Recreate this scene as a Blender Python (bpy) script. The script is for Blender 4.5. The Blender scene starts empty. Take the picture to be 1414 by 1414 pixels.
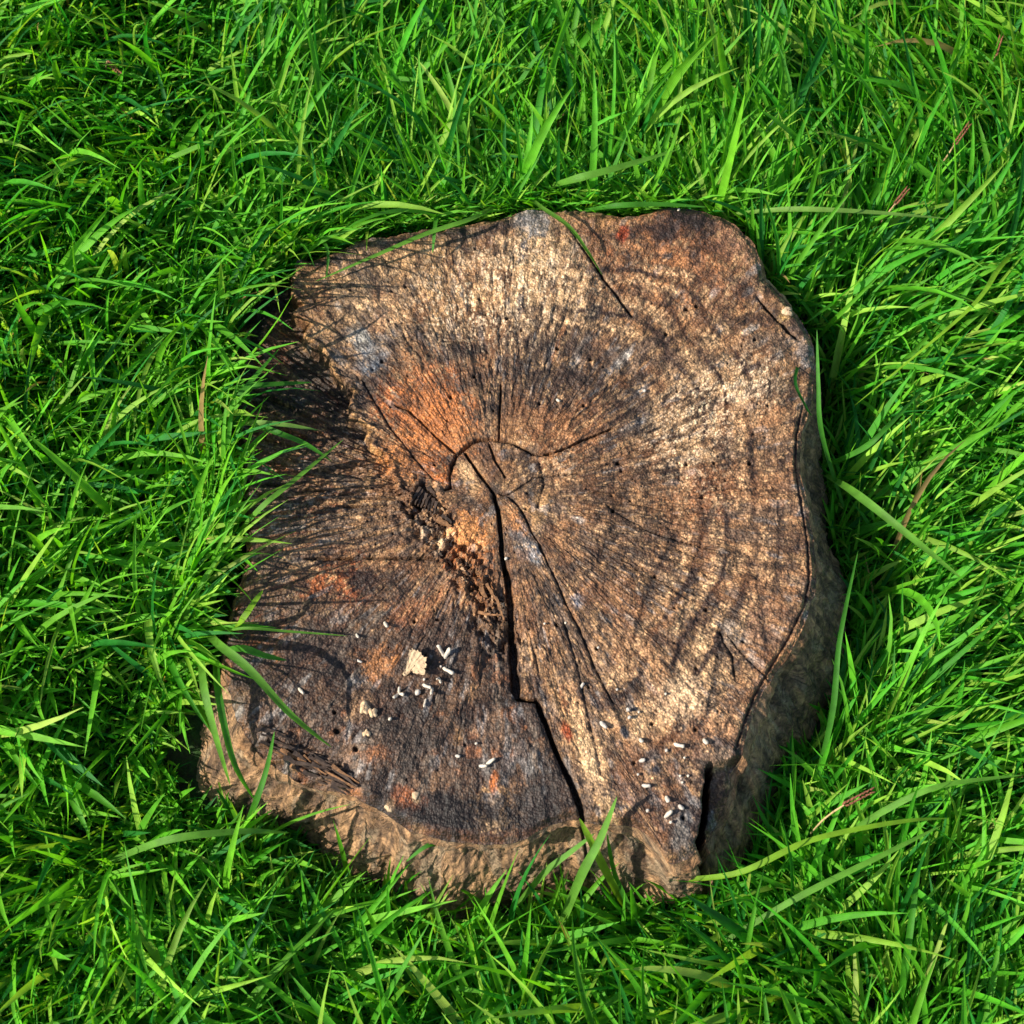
import bpy, bmesh, math, random
import numpy as np

# ------------------------------------------------------------------ camera, world, sun, exposure
SC = bpy.context.scene
COL = SC.collection
rng = np.random.default_rng(11)
random.seed(5)
H = 0.105                       # height of the sawn face above the soil (m)
TILT = math.radians(23)
DIST = 1.40
HALF = 0.36                     # tan of half the field of view (50 mm lens, 36 mm sensor)
CAM = np.array([0.0, -DIST*math.sin(TILT), H + DIST*math.cos(TILT)])

cd = bpy.data.cameras.new('camera'); cam = bpy.data.objects.new('camera', cd); COL.objects.link(cam)
cd.lens = 50; cd.sensor_width = 36; cd.clip_start = 0.05; cd.clip_end = 500
cam.location = CAM; cam.rotation_euler = (TILT, 0, 0)
cd.dof.use_dof = True; cd.dof.focus_distance = DIST + .01; cd.dof.aperture_fstop = 9
SC.camera = cam

SUN_EL, SUN_AZ = math.radians(34), math.radians(14)      # light travels towards +x and a little +y
sd = bpy.data.lights.new('sun', 'SUN'); sun = bpy.data.objects.new('sun', sd); COL.objects.link(sun)
sd.energy = 5.0; sd.angle = math.radians(0.53); sd.color = (1.0, 0.93, 0.82)
sun.rotation_euler = (math.pi/2 - SUN_EL, 0, SUN_AZ - math.pi/2)
sun.location = (-3, -1, 3)
w = bpy.data.worlds.new('World'); SC.world = w; w.use_nodes = True
nt = w.node_tree; bg = nt.nodes['Background']; sky = nt.nodes.new('ShaderNodeTexSky')
sky.sky_type = 'NISHITA'; sky.sun_disc = False; sky.sun_elevation = SUN_EL
sky.sun_rotation = math.radians(270) - SUN_AZ
bg.inputs['Strength'].default_value = 0.115
nt.links.new(sky.outputs[0], bg.inputs['Color'])
SC.view_settings.view_transform = 'Standard'; SC.view_settings.look = 'None'
SC.view_settings.exposure = 0.70; SC.view_settings.gamma = 1.0
SC.render.engine = 'CYCLES'
SC.cycles.max_bounces = 8; SC.cycles.transmission_bounces = 4

# ------------------------------------------------------------------ helpers
def unproj(u, v, z):
    """photo coordinates (1414 wide) -> the point at height z that stands there"""
    u = np.asarray(u, float); v = np.asarray(v, float); z = np.asarray(z, float)
    dx = (u-707)/707*HALF; dy = -(v-707)/707*HALF; dz = -1.0
    c, s = math.cos(TILT), math.sin(TILT)
    X = dx; Y = dy*c - dz*s; Z = dy*s + dz*c
    t = (z - CAM[2])/Z
    return np.stack([CAM[0]+X*t, CAM[1]+Y*t, z + 0*t], -1)

def to_px(x, y, z):
    c, s = math.cos(TILT), math.sin(TILT)
    rx, ry, rz = x-CAM[0], y-CAM[1], z-CAM[2]
    cy = ry*c + rz*s; cz = -ry*s + rz*c
    return 707 + rx/(-cz)/HALF*707, 707 - cy/(-cz)/HALF*707

def lin(c):
    c = np.asarray(c, float)/255.0
    return np.where(c < .04045, c/12.92, ((c+.055)/1.055)**2.4)

TAB = np.random.default_rng(3).random((8, 256, 256))
def vnoise(x, y, k=0):
    xi = np.floor(x).astype(np.int64); yi = np.floor(y).astype(np.int64)
    fx = x-xi; fy = y-yi
    fx = fx*fx*fx*(fx*(fx*6-15)+10); fy = fy*fy*fy*(fy*(fy*6-15)+10)
    T = TAB[k % 8]; a0 = xi & 255; a1 = (xi+1) & 255; b0 = yi & 255; b1 = (yi+1) & 255
    return (T[a0,b0]*(1-fx)+T[a1,b0]*fx)*(1-fy) + (T[a0,b1]*(1-fx)+T[a1,b1]*fx)*fy
def fbm(x, y, k=0, o=4, g=.5):
    s = 0; a = 1; t = 0
    for i in range(o):
        s = s + a*vnoise(x*2**i+17.3*i, y*2**i+9.1*i, k+i); t += a; a *= g
    return s/t
def sstep(a, b, x):
    t = np.clip((x-a)/(b-a), 0, 1); return t*t*(3-2*t)

def poly_dist(px, py, pts, reach):
    """distance of every (px,py) to a polyline, and position 0..1 along it (inf beyond reach)"""
    pts = np.asarray(pts, float)
    d = np.full(px.shape, 1e9); tt = np.zeros(px.shape)
    seg = np.hypot(*(pts[1:]-pts[:-1]).T); cum = np.concatenate([[0], np.cumsum(seg)])/seg.sum()
    m = (px > pts[:,0].min()-reach) & (px < pts[:,0].max()+reach) & (py > pts[:,1].min()-reach) & (py < pts[:,1].max()+reach)
    x = px[m]; y = py[m]; dm = np.full(x.shape, 1e9); tm = np.zeros(x.shape)
    for i in range(len(pts)-1):
        a, b = pts[i], pts[i+1]; ab = b-a; L2 = (ab**2).sum()
        t = np.clip(((x-a[0])*ab[0]+(y-a[1])*ab[1])/L2, 0, 1)
        q = np.hypot(x-a[0]-t*ab[0], y-a[1]-t*ab[1])
        c = q < dm; dm[c] = q[c]; tm[c] = (cum[i]+(cum[i+1]-cum[i])*t)[c]
    d[m] = dm; tt[m] = tm
    return d, tt

def mesh_from(name, V, F, mat, parent=None, col=None, smooth=True, uv=None, attrs=None):
    """V (n,3), F (m,4) quads or (m,3) tris as arrays"""
    me = bpy.data.meshes.new(name)
    V = np.asarray(V, np.float32); F = np.asarray(F, np.int32)
    k = F.shape[1]
    me.vertices.add(len(V)); me.vertices.foreach_set('co', V.ravel())
    me.loops.add(F.size); me.loops.foreach_set('vertex_index', F.ravel())
    me.polygons.add(len(F)); me.polygons.foreach_set('loop_start', np.arange(len(F), dtype=np.int32)*k)
    me.polygons.foreach_set('loop_total', np.full(len(F), k, np.int32))
    me.polygons.foreach_set('use_smooth', np.full(len(F), smooth))
    me.update(calc_edges=True)
    if col is not None:
        at = me.color_attributes.new('col', 'FLOAT_COLOR', 'POINT')
        c4 = np.ones((len(V), 4), np.float32); c4[:, :3] = col
        at.data.foreach_set('color', c4.ravel())
    if attrs:
        for n, a in attrs.items():
            at = me.attributes.new(n, 'FLOAT_VECTOR', 'POINT'); at.data.foreach_set('vector', np.asarray(a, np.float32).ravel())
    if mat: me.materials.append(mat)
    o = bpy.data.objects.new(name, me); COL.objects.link(o)
    if parent is not None: o.parent = parent
    return o

def thing(name, label, cat, loc=(0, 0, 0), group=None):
    o = bpy.data.objects.new(name, None); o.empty_display_size = .02; COL.objects.link(o); o.location = loc
    return tag(o, label, cat, group)
def tag(o, label=None, cat=None, group=None, kind=None):
    if label: o['label'] = label
    if cat: o['category'] = cat
    if group: o['group'] = group
    if kind: o['kind'] = kind
    return o

def grid_faces(nr, nc, wrap=False):
    j = np.arange(nr-1)[:, None]; i = np.arange(nc if wrap else nc-1)[None, :]
    i2 = (i+1) % nc
    return np.stack([j*nc+i, j*nc+i2, (j+1)*nc+i2, (j+1)*nc+i], -1).reshape(-1, 4)

# ------------------------------------------------------------------ materials
class NT:
    def __init__(s, name):
        s.m = bpy.data.materials.new(name); s.m.use_nodes = True; s.t = s.m.node_tree
        s.b = s.t.nodes['Principled BSDF']; s.out = s.t.nodes['Material Output']
    def n(s, typ, **kw):
        x = s.t.nodes.new(typ)
        for k, v in kw.items():
            if k.startswith('i_'): x.inputs[k[2:].replace('_', ' ')].default_value = v
            else: setattr(x, k, v)
        return x
    def l(s, a, b): s.t.links.new(a, b)
    def ramp(s, fac, stops):
        r = s.n('ShaderNodeValToRGB'); e = r.color_ramp.elements
        while len(e) < len(stops): e.new(.5)
        for q, (p, c) in zip(e, stops):
            q.position = p; q.color = (c, c, c, 1) if not isinstance(c, tuple) else (*c, 1)
        s.l(fac, r.inputs[0]); return r.outputs[0]
    def mul(s, a, b, f=1.0, mode='MULTIPLY'):
        m = s.n('ShaderNodeMix', data_type='RGBA', blend_type=mode)
        if isinstance(f, (int, float)): m.inputs[0].default_value = f
        else: s.l(f, m.inputs[0])
        for q, i in ((a, 6), (b, 7)):
            if isinstance(q, tuple): m.inputs[i].default_value = (*q, 1)
            else: s.l(q, m.inputs[i])
        return m.outputs[2]
    def math(s, op, a, b=0.0):
        m = s.n('ShaderNodeMath', operation=op)
        for q, i in ((a, 0), (b, 1)):
            if isinstance(q, (int, float)): m.inputs[i].default_value = q
            else: s.l(q, m.inputs[i])
        return m.outputs[0]

def wood_material():
    s = NT('sawn_wood'); b = s.b
    vc = s.n('ShaderNodeVertexColor', layer_name='col').outputs[0]
    tc = s.n('ShaderNodeTexCoord').outputs['Object']
    pol = s.n('ShaderNodeAttribute', attribute_name='polar').outputs['Vector']
    # fine cell grain of the end wood: pale cell tips, dark gaps
    cell = s.n('ShaderNodeTexVoronoi', i_Scale=430.0, i_Randomness=1.0); s.l(tc, cell.inputs['Vector'])
    grain = s.n('ShaderNodeTexNoise', i_Scale=520.0, i_Detail=2.0); s.l(tc, grain.inputs['Vector'])
    mp = s.n('ShaderNodeMapping'); mp.inputs['Scale'].default_value = (240, 60, 1); s.l(pol, mp.inputs[0])
    ray = s.n('ShaderNodeTexNoise', i_Scale=1.0, i_Detail=3.0, i_Roughness=.6); s.l(mp.outputs[0], ray.inputs['Vector'])
    mp2 = s.n('ShaderNodeMapping'); mp2.inputs['Scale'].default_value = (62, 12, 1); s.l(pol, mp2.inputs[0])
    ray2 = s.n('ShaderNodeTexNoise', i_Scale=1.0, i_Detail=4.0, i_Roughness=.6); s.l(mp2.outputs[0], ray2.inputs['Vector'])
    f1 = s.ramp(cell.outputs['Distance'], [(.0, 1.6), (.3, 1.2), (.7, .32)])
    f2 = s.ramp(grain.outputs[0], [(.3, .5), (.5, .95), (.72, 1.6)])
    f3 = s.ramp(ray.outputs[0], [(.32, .35), (.43, .9), (.6, 1.15)])
    # thin dark lines where the wide noise crosses its middle: drying checks
    f4 = s.ramp(s.math('ABSOLUTE', s.math('SUBTRACT', ray2.outputs[0], .5)), [(.0, .25), (.018, .95), (.03, 1.0)])
    sx = s.n('ShaderNodeSeparateXYZ'); s.l(pol, sx.inputs[0])
    far = s.ramp(sx.outputs[1], [(.04, 0.0), (.17, 1.0)])          # rays fade out towards the heart
    mid = s.n('ShaderNodeTexNoise', i_Scale=110.0, i_Detail=4.0, i_Roughness=.65); s.l(tc, mid.inputs['Vector'])
    f5 = s.ramp(mid.outputs[0], [(.34, .5), (.5, 1.0), (.66, 1.45)])
    c = s.mul(vc, f1, .62); c = s.mul(c, f2, .62); c = s.mul(c, f5, .6); c = s.mul(c, f3, s.math('MULTIPLY', far, .5)); c = s.mul(c, f4, s.math('MULTIPLY', far, .7))
    s.l(c, b.inputs['Base Color'])
    b.inputs['Roughness'].default_value = .62; b.inputs['Specular IOR Level'].default_value = .35
    hgt = s.math('ADD', s.math('MULTIPLY', cell.outputs['Distance'], -.8), s.math('ADD', s.math('MULTIPLY', ray.outputs[0], s.math('MULTIPLY', far, .7)), s.math('MULTIPLY', f4, .5)))
    bp = s.n('ShaderNodeBump', i_Strength=.75, i_Distance=.0016); s.l(hgt, bp.inputs['Height']); s.l(bp.outputs[0], b.inputs['Normal'])
    return s.m

def bark_material():
    s = NT('weathered_bark'); b = s.b
    vc = s.n('ShaderNodeVertexColor', layer_name='col').outputs[0]
    tc = s.n('ShaderNodeTexCoord').outputs['Object']
    n1 = s.n('ShaderNodeTexNoise', i_Scale=90.0, i_Detail=6.0, i_Roughness=.7); s.l(tc, n1.inputs['Vector'])
    mpb = s.n('ShaderNodeMapping'); mpb.inputs['Scale'].default_value = (60, 420, 1); s.l(s.n('ShaderNodeAttribute', attribute_name='polar').outputs['Vector'], mpb.inputs[0])
    n2 = s.n('ShaderNodeTexNoise', i_Scale=1.0, i_Detail=4.0, i_Roughness=.65); s.l(mpb.outputs[0], n2.inputs['Vector'])
    n3 = s.n('ShaderNodeTexNoise', i_Scale=330.0, i_Detail=3.0, i_Roughness=.7); s.l(tc, n3.inputs['Vector'])
    c = s.mul(vc, s.ramp(n1.outputs[0], [(.33, .3), (.46, .9), (.66, 1.5)]), .9)
    c = s.mul(c, s.ramp(n2.outputs[0], [(.36, .35), (.48, .95), (.64, 1.35)]), .85)
    c = s.mul(c, s.ramp(n3.outputs[0], [(.3, .5), (.5, 1.0), (.7, 1.45)]), .7)
    s.l(c, b.inputs['Base Color']); b.inputs['Roughness'].default_value = .85
    h = s.math('ADD', n1.outputs[0], s.math('ADD', s.math('MULTIPLY', n2.outputs[0], 1.0), s.math('MULTIPLY', n3.outputs[0], .5)))
    bp = s.n('ShaderNodeBump', i_Strength=.9, i_Distance=.005); s.l(h, bp.inputs['Height']); s.l(bp.outputs[0], b.inputs['Normal'])
    return s.m

def grass_material(name='grass_blades', bright=1.0):
    s = NT(name); b = s.b
    vc = s.n('ShaderNodeVertexColor', layer_name='col').outputs[0]
    pol = s.n('ShaderNodeAttribute', attribute_name='polar').outputs['Vector']
    sx = s.n('ShaderNodeSeparateXYZ'); s.l(pol, sx.inputs[0])
    # veins along the blade
    wv = s.math('SINE', s.math('MULTIPLY', sx.outputs[0], 22.0))
    vein = s.ramp(s.math('ADD', s.math('MULTIPLY', wv, .5), .5), [(.0, .82), (1.0, 1.08)])
    tc = s.n('ShaderNodeTexCoord').outputs['Object']
    nz = s.n('ShaderNodeTexNoise', i_Scale=70.0, i_Detail=3.0); s.l(tc, nz.inputs['Vector'])
    c = s.mul(vc, vein); c = s.mul(c, s.ramp(nz.outputs[0], [(.3, .75), (.7, 1.2)]))
    s.l(c, b.inputs['Base Color'])
    b.inputs['Roughness'].default_value = .52; b.inputs['Specular IOR Level'].default_value = .28
    tr = s.n('ShaderNodeBsdfTranslucent'); tcx = s.mul(c, (1.5, 1.4, .5)); s.l(tcx, tr.inputs[0])
    mx = s.n('ShaderNodeMixShader'); mx.inputs[0].default_value = .42
    bp = s.n('ShaderNodeBump', i_Strength=.25, i_Distance=.0006); s.l(wv, bp.inputs['Height']); s.l(bp.outputs[0], b.inputs['Normal'])
    s.l(b.outputs[0], mx.inputs[1]); s.l(tr.outputs[0], mx.inputs[2]); s.l(mx.outputs[0], s.out.inputs[0])
    return s.m

def plain(name, rgb, rough=.7, nscale=300.0, amt=.25, bump=.0006, sss=0.0):
    s = NT(name); b = s.b
    tc = s.n('ShaderNodeTexCoord').outputs['Object']
    nz = s.n('ShaderNodeTexNoise', i_Scale=nscale, i_Detail=4.0, i_Roughness=.6); s.l(tc, nz.inputs['Vector'])
    c = s.mul(tuple(float(q) for q in lin(rgb)), s.ramp(nz.outputs[0], [(.3, 1-amt), (.7, 1+amt)]))
    s.l(c, b.inputs['Base Color']); b.inputs['Roughness'].default_value = rough
    if sss:
        b.inputs['Subsurface Weight'].default_value = sss; b.inputs['Subsurface Radius'].default_value = (.004, .003, .002)
        b.inputs['Subsurface Scale'].default_value = 1.0
    bp = s.n('ShaderNodeBump', i_Strength=.6, i_Distance=bump); s.l(nz.outputs[0], bp.inputs['Height']); s.l(bp.outputs[0], b.inputs['Normal'])
    return s.m

M_WOOD = wood_material(); M_BARK = bark_material(); M_GRASS = grass_material()
M_FUNGUS = plain('white_fungus', (188, 176, 158), .6, 500, .12, .0004, .15)
M_FUNGUS_GREY = plain('grey_fungus', (172, 162, 150), .65, 500, .15, .0004, .1)
M_FAN = plain('cream_fungus', (182, 156, 122), .75, 420, .2, .0008)
M_CRUST = plain('tan_crust', (196, 166, 128), .8, 300, .4, .001)
M_SPLINTER = plain('dark_splinter', (66, 50, 38), .75, 220, .6, .001)
M_SPLINTER_L = plain('pale_splinter', (128, 90, 56), .8, 260, .7, .001)
M_CHIP = plain('pale_chip', (198, 158, 116), .8, 260, .5)
M_SEED = plain('seed_brown', (120, 72, 46), .8, 900, .4, .0006)
M_STRAW = plain('dry_straw', (176, 150, 104), .7, 300, .35, .0004)
M_SOIL = plain('soil', (44, 33, 24), .95, 60, .55, .008)

# ------------------------------------------------------------------ outlines (traced in the photo, set on real planes)
TOP = [(402,375),(410,357),(450,348),(495,330),(560,317),(620,309),(680,299),(715,289),(740,285),(780,287),(830,293),(880,293),
 (920,287),(965,289),(1010,303),(1035,325),(1048,352),(1056,380),(1076,400),(1096,422),(1115,450),(1126,482),(1126,520),(1119,560),
 (1109,600),(1106,640),(1113,680),(1121,720),(1126,760),(1127,800),(1120,840),(1098,888),(1073,925),(1052,960),(1037,1000),
 (1026,1036),(1014,1060),(1013,1090),(1001,1120),(986,1148),(970,1163),(951,1184),(925,1190),(907,1163),(882,1142),(845,1137),
 (815,1135),(800,1130),(770,1135),(740,1147),(715,1158),(680,1163),(620,1158),(570,1145),(530,1118),(490,1098),(440,1084),
 (400,1070),(372,1050),(345,1025),(322,980),(308,925),(315,880),(326,830),(338,780),(338,720),(330,650),(324,600),(320,560),(320,500),
 (328,440),(345,405),(370,385)]
BASE0 = [(330,330),(420,290),(560,262),(700,235),(860,232),(1000,240),(1075,285),(1104,340),(1124,400),(1138,450),(1142,520),(1132,600),
 (1134,680),(1148,760),(1168,830),(1168,890),(1150,950),(1122,1010),(1082,1060),(1062,1120),(1030,1180),(985,1225),(930,1240),
 (870,1238),(800,1228),(730,1238),(650,1244),(590,1232),(530,1202),(470,1172),(400,1142),(330,1140),(268,1112),(245,1060),(262,1010),
 (285,960),(280,900),(270,820),(270,700),(262,560),(270,440)]
BASE = [(u, v+((22 if u < 690 else 4) if v > 1130 and 430 < u < 1050 else 0)) for u, v in BASE0]
PITH = unproj(688, 684, H)[:2]
def ring(pts, z, n_sub=6):
    p = np.array(pts, float); out = []
    n = len(p)
    for i in range(n):
        a, b, c, d = p[i-1], p[i], p[(i+1) % n], p[(i+2) % n]
        for k in range(n_sub):
            t = k/n_sub
            out.append(.5*((2*b)+(-a+c)*t+(2*a-5*b+4*c-d)*t*t+(-a+3*b-3*c+d)*t**3))
    q = np.array(out); w3 = unproj(q[:, 0], q[:, 1], z)
    th = np.arctan2(w3[:, 1]-PITH[1], w3[:, 0]-PITH[0]); r = np.hypot(w3[:, 1]-PITH[1], w3[:, 0]-PITH[0])
    o = np.argsort(th); return th[o], r[o]
TT, TR = ring(TOP, H); BASE_T, BASE_R = ring(BASE, 0.0)
def r_top(th): return np.interp((th+np.pi) % (2*np.pi)-np.pi, TT, TR, period=2*np.pi)
def r_base(th):
    t = (th+np.pi) % (2*np.pi)-np.pi; b = np.interp(t, BASE_T, BASE_R, period=2*np.pi)
    k = np.maximum(sstep(.35, .75, t)*sstep(3.3, 3.1, t), sstep(-2.75, -2.95, t))      # far and left sides stand steep in the turf
    return b*(1-k)+np.minimum(b, r_top(th)+.012)*k

def ground_z(x, y):
    return .054*sstep(-.12, -.34, x)*sstep(-.30,-.14,y) + .012*sstep(-.12, -.34, x)*(1-sstep(-.30,-.14,y)) + .05*sstep(.16, .30, y)*(1-sstep(-.12,-.34,x)) + .006*(fbm(x*6+40, y*6+40, 2, 3)-.5)*2 - .02*sstep(.25, .36, x)*sstep(.65, .4, x) - .022*sstep(-.24,-.32,y)*sstep(-.62,-.45,y)*sstep(-.30,-.2,x)*sstep(.36,.24,x)

# ------------------------------------------------------------------ ground
gx = np.concatenate([[-60, -12, -4, -2], np.linspace(-1.2, 1.2, 121), [2, 4, 12, 60]])
GX, GY = np.meshgrid(gx, gx)
GZ = ground_z(np.clip(GX, -1.5, 1.5), np.clip(GY, -1.5, 1.5)) + (fbm(GX*40, GY*40, 4, 3)-.5)*.012
gs = NT('soil_and_moss'); gtc = gs.n('ShaderNodeTexCoord').outputs['Object']
gn = gs.n('ShaderNodeTexNoise', i_Scale=14.0, i_Detail=8.0, i_Roughness=.7); gs.l(gtc, gn.inputs['Vector'])
gn2 = gs.n('ShaderNodeTexNoise', i_Scale=160.0, i_Detail=5.0, i_Roughness=.7); gs.l(gtc, gn2.inputs['Vector'])
gc = gs.mul(tuple(float(q) for q in lin((50,38,27))), tuple(float(q) for q in lin((40,70,20))), gs.ramp(gn.outputs[0], [(.38, 0.0), (.5, 1.0)]), 'MIX')
gs.l(gs.mul(gc, gs.ramp(gn2.outputs[0], [(.3, .4), (.7, 1.6)])), gs.b.inputs['Base Color']); gs.b.inputs['Roughness'].default_value = .95
gb = gs.n('ShaderNodeBump', i_Strength=1.0, i_Distance=.01); gs.l(gn2.outputs[0], gb.inputs['Height']); gs.l(gb.outputs[0], gs.b.inputs['Normal'])
ground = mesh_from('ground', np.stack([GX.ravel(), GY.ravel(), GZ.ravel()], -1), grid_faces(len(gx), len(gx)), gs.m)
tag(ground, kind='structure')

# ------------------------------------------------------------------ the tree stump
stump = thing('tree_stump', 'low sawn tree stump with cracked brown rings sunk in the green grass', 'tree stump', (0, 0, 0))

def face_height(px, py, r, th, s):
    """relief of the cut face above/below H, metres; px,py photo coordinates on its plane"""
    z = (fbm(px/130, py/130, 1, 3)-.5)*.010
    z = z + (fbm(px/22, py/22, 2, 4)-.5)*.0040
    fr = sstep(.03, .15, r)
    z = z + (fbm(th*34, r*40, 3, 4)-.5)*.0034*fr              # radial ridges left by the saw and weather
    z = z + (fbm(px/5, py/5, 5, 2)-.5)*.0020
    # worn, lower wood on the left behind the ridge
    yy = [300,375,410,470,520,545,580,610,640,665,700]; xx = [392,402,406,426,472,486,492,512,536,546,560]
    d = np.interp(py, yy, xx) + (fbm(py/16, px/60+3, 6, 4, .6)-.5)*44 - px
    amt = np.interp(py, [360,400,540,600,660,720], [.014,.022,.022,.014,.006,0.0])
    low = sstep(0, 9, d)*amt
    z = z - low - (low > .001)*(fbm(th*60, r*22, 4, 4)-.45)*.012*sstep(0, 14, d)
    z = z + np.exp(-((d+3)/4)**2)*.003*(amt > 0)
    # lower-left slab and its burnt rim sinking to the edge
    low2 = sstep(1010, 1140, py + .25*(px-500))*sstep(830, 700, px)
    z = z - low2*.006
    # left bottom corner: splintery slope
    e = sstep(150, 0, np.hypot((px-390)*.8, (py-1075)*1.3))
    z = z - e*.016 + e*(fbm(px/22+py/60, py/5, 6, 4)-.5)*.018
    # rotted channel beside the main crack
    dc, t = poly_dist(px, py, [(575,690),(600,730),(640,775),(672,830),(690,880)], 60)
    k = np.exp(-(dc/26)**2); z = z - k*.006 + k*(fbm(px/9, py/9, 7, 4)-.5)*.030
    # slab edge running down-left from the crack
    dc, t = poly_dist(px, py, [(690,850),(665,882),(652,942),(629,984),(599,1027)], 60)
    z = z + np.exp(-(dc/9)**2)*.0035 
    # ledge of the block at the bottom centre
    z = z + sstep(800, 720, px)*sstep(962, 972, py)*sstep(640, 700, px)*.003*sstep(1120, 1000, py)
    # block below the knot, sunk behind the slot
    z = z - sstep(976, 981, px)*sstep(1056, 1066, py + .35*(px-980))*(.020+.02*sstep(1066, 1150, py))
    hk = np.hypot(px-589, (py-684)*.9); z = z - np.exp(-(hk/16)**4)*.010 + np.exp(-((hk-19)/5)**2)*.003*(fbm(px/8, py/8, 3, 2)+.3)
    # edge rounding
    z = z - sstep(.965, 1.0, s)**2*.006*(0.4+1.2*fbm(th*14, s*0, 1, 3))
    return z

# cracks: points, half width px (start,end), depth m
CRACKS = [
 ([(614,675),(622,672),(621,655),(624,641),(630,628),(638,621),(650,611),(662,607),(676,605),(689,607),(703,609),(720,618),(735,627),(749,630),(766,626),(782,619),(802,609),(846,592)], 1.9, .7, .008),
 ([(642,624),(659,650),(674,669),(684,684)], 1.8, 1.6, .008),
 ([(545,560),(564,567),(579,579),(596,596),(611,609),(630,624)], .4, 1.8, .005),
 ([(500,525),(540,592),(557,611),(577,636),(598,660)], .3, .8, .0025),
 ([(692,530),(690,565),(689,607)], .3, 1.2, .004),
 ([(676,613),(684,636),(698,658)], 1.4, .9, .005),
 ([(683,686),(688,704),(691,730),(693,764),(697,785)], 3.2, 4.5, .014),
 ([(696,780),(701,800),(704,830),(706,876),(710,920),(714,962)], 6.0, 9.5, .013),
 ([(713,964),(727,968),(742,968)], 2.8, 3.0, .018),
 ([(741,966),(747,985),(756,1005),(768,1038),(785,1072),(798,1102),(806,1130)], 4.2, 6.0, .018),
 ([(690,682),(699,684),(715,696),(725,713),(735,736),(744,750),(754,772),(767,798),(781,831),(802,871),(819,915),(846,970)], 1.2, .1, .003),
 ([(785,311),(800,335),(825,372),(850,405),(873,436)], .8, 1.3, .006),
 ([(1046,409),(1060,425),(1076,443),(1100,467)], 1.0, 2.4, .012),
 ([(995,870),(1000,885),(1012,905),(1016,940)], .6, .3, .003),
 ([(1005,878),(1018,892),(1042,918),(1062,938)], .5, .8, .003),
 ([(420,772),(500,770),(597,771)], 1.0, 1.4, .006),
 ([(700,684),(740,660),(800,655)], .4, .3, .002),
 ([(745,640),(752,668),(742,700)], .5, .3, .002),
 ([(981,1056),(978,1090),(974,1130),(968,1168)], 6.0, 8.0, .07),
 ([(1109,560),(1100,600),(1098,640),(1104,680),(1111,720),(1116,760),(1117,800),(1110,838),(1090,880),(1062,925),(1042,960),(1027,1000),(1016,1035)], 1.0, 1.4, .0035),
 ([(840,700),(900,735),(990,760)], .5, .5, .002),
 ([(780,860),(800,930),(815,1000),(830,1070)], .4, .6, .002),
]
HOLES = [(905,795,2.4),(932,840,2.2),(975,842,2.6),(962,922,2.6),(1026,885,2.4),(700,437,2.6),(815,495,2.2),(962,422,2.4),(948,425,2.4),(920,460,3),
 (853,640,2.6),(948,640,3),(858,650,2.4),(970,684,3),(944,1128,3.6),(824,895,2),(812,948,2.4),(768,862,2.2),(465,1008,4.4),(491,1033,4.2),(462,984,2.6),
 (604,855,2.6),(572,858,2.4),(700,855,2.6),(1035,640,2.2),(846,706,2.2),(745,556,2),(622,548,2.6),(528,500,2),(600,640,1.8),(770,480,2.4),
 (876,1054,2),(900,1000,2.2),(960,1008,3),(806,560,2),(986,640,2),(1060,560,2),(1042,470,2),(655,520,1.8),(720,455,2.2),(560,395,2)]

NTH, NR = 1640, 280
th = -np.pi + np.arange(NTH)/NTH*2*np.pi
s = np.concatenate([np.linspace(0.004, 1, NR)])**.93
S, THG = np.meshgrid(s, th, indexing='ij')
R = S*r_top(THG)[:, :]
# small nicks in the rim
nick = 1 + (fbm(THG*22, S*0+4, 2, 4)-.5)*.014*S**8
R = R*nick
X = PITH[0]+R*np.cos(THG); Y = PITH[1]+R*np.sin(THG)
PX, PY = to_px(X, Y, H)
Z = face_height(PX, PY, R, THG, S)

# --- colour of the wood, with some painted highlights: photo coordinates are used only to place stains and highlights on the face
def C3(c): return lin(c)[None, None, :]
n_big = fbm(PX/90+3, PY/90, 0, 4)
FAR = sstep(.03, .15, R)
def rays(a, b, k, o=4, g=.6, iso=24):
    return fbm(THG*a, R*b, k, o, g)*FAR + fbm(PX/iso+a, PY/iso+b, k, o, g)*(1-FAR)
n_rad = rays(16, 34, 1, 5, .6, 30)
n_rad2 = rays(46, 70, 4, 4, .6, 14)
n_med = fbm(PX/16, PY/16, 2, 4, .6)
n_fine = fbm(PX/3.2, PY/3.2, 5, 3, .65)
ringn = vnoise(R*150+fbm(PX/60, PY/60, 3, 3)*5, THG*1.5, 6)
base = C3((150,112,78))*np.ones(PX.shape+(1,))
def blend(col, m):
    global base
    m = np.clip(m, 0, 1)[..., None]; base = base*(1-m) + C3(col)*m
blend((92,68,52), sstep(.44, .60, n_rad)*.75)
blend((186,146,102), sstep(.52, .68, n_rad2)*.55)
blend((120,108,98), sstep(.50, .66, rays(22, 30, 7, 5, .6, 26))*.55)
blend((62,47,38), sstep(.54, .70, fbm(PX/34+8, PY/34, 6, 5, .6))*.6)
blend((100,76,58), sstep(.45, .8, ringn)*.30)

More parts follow.
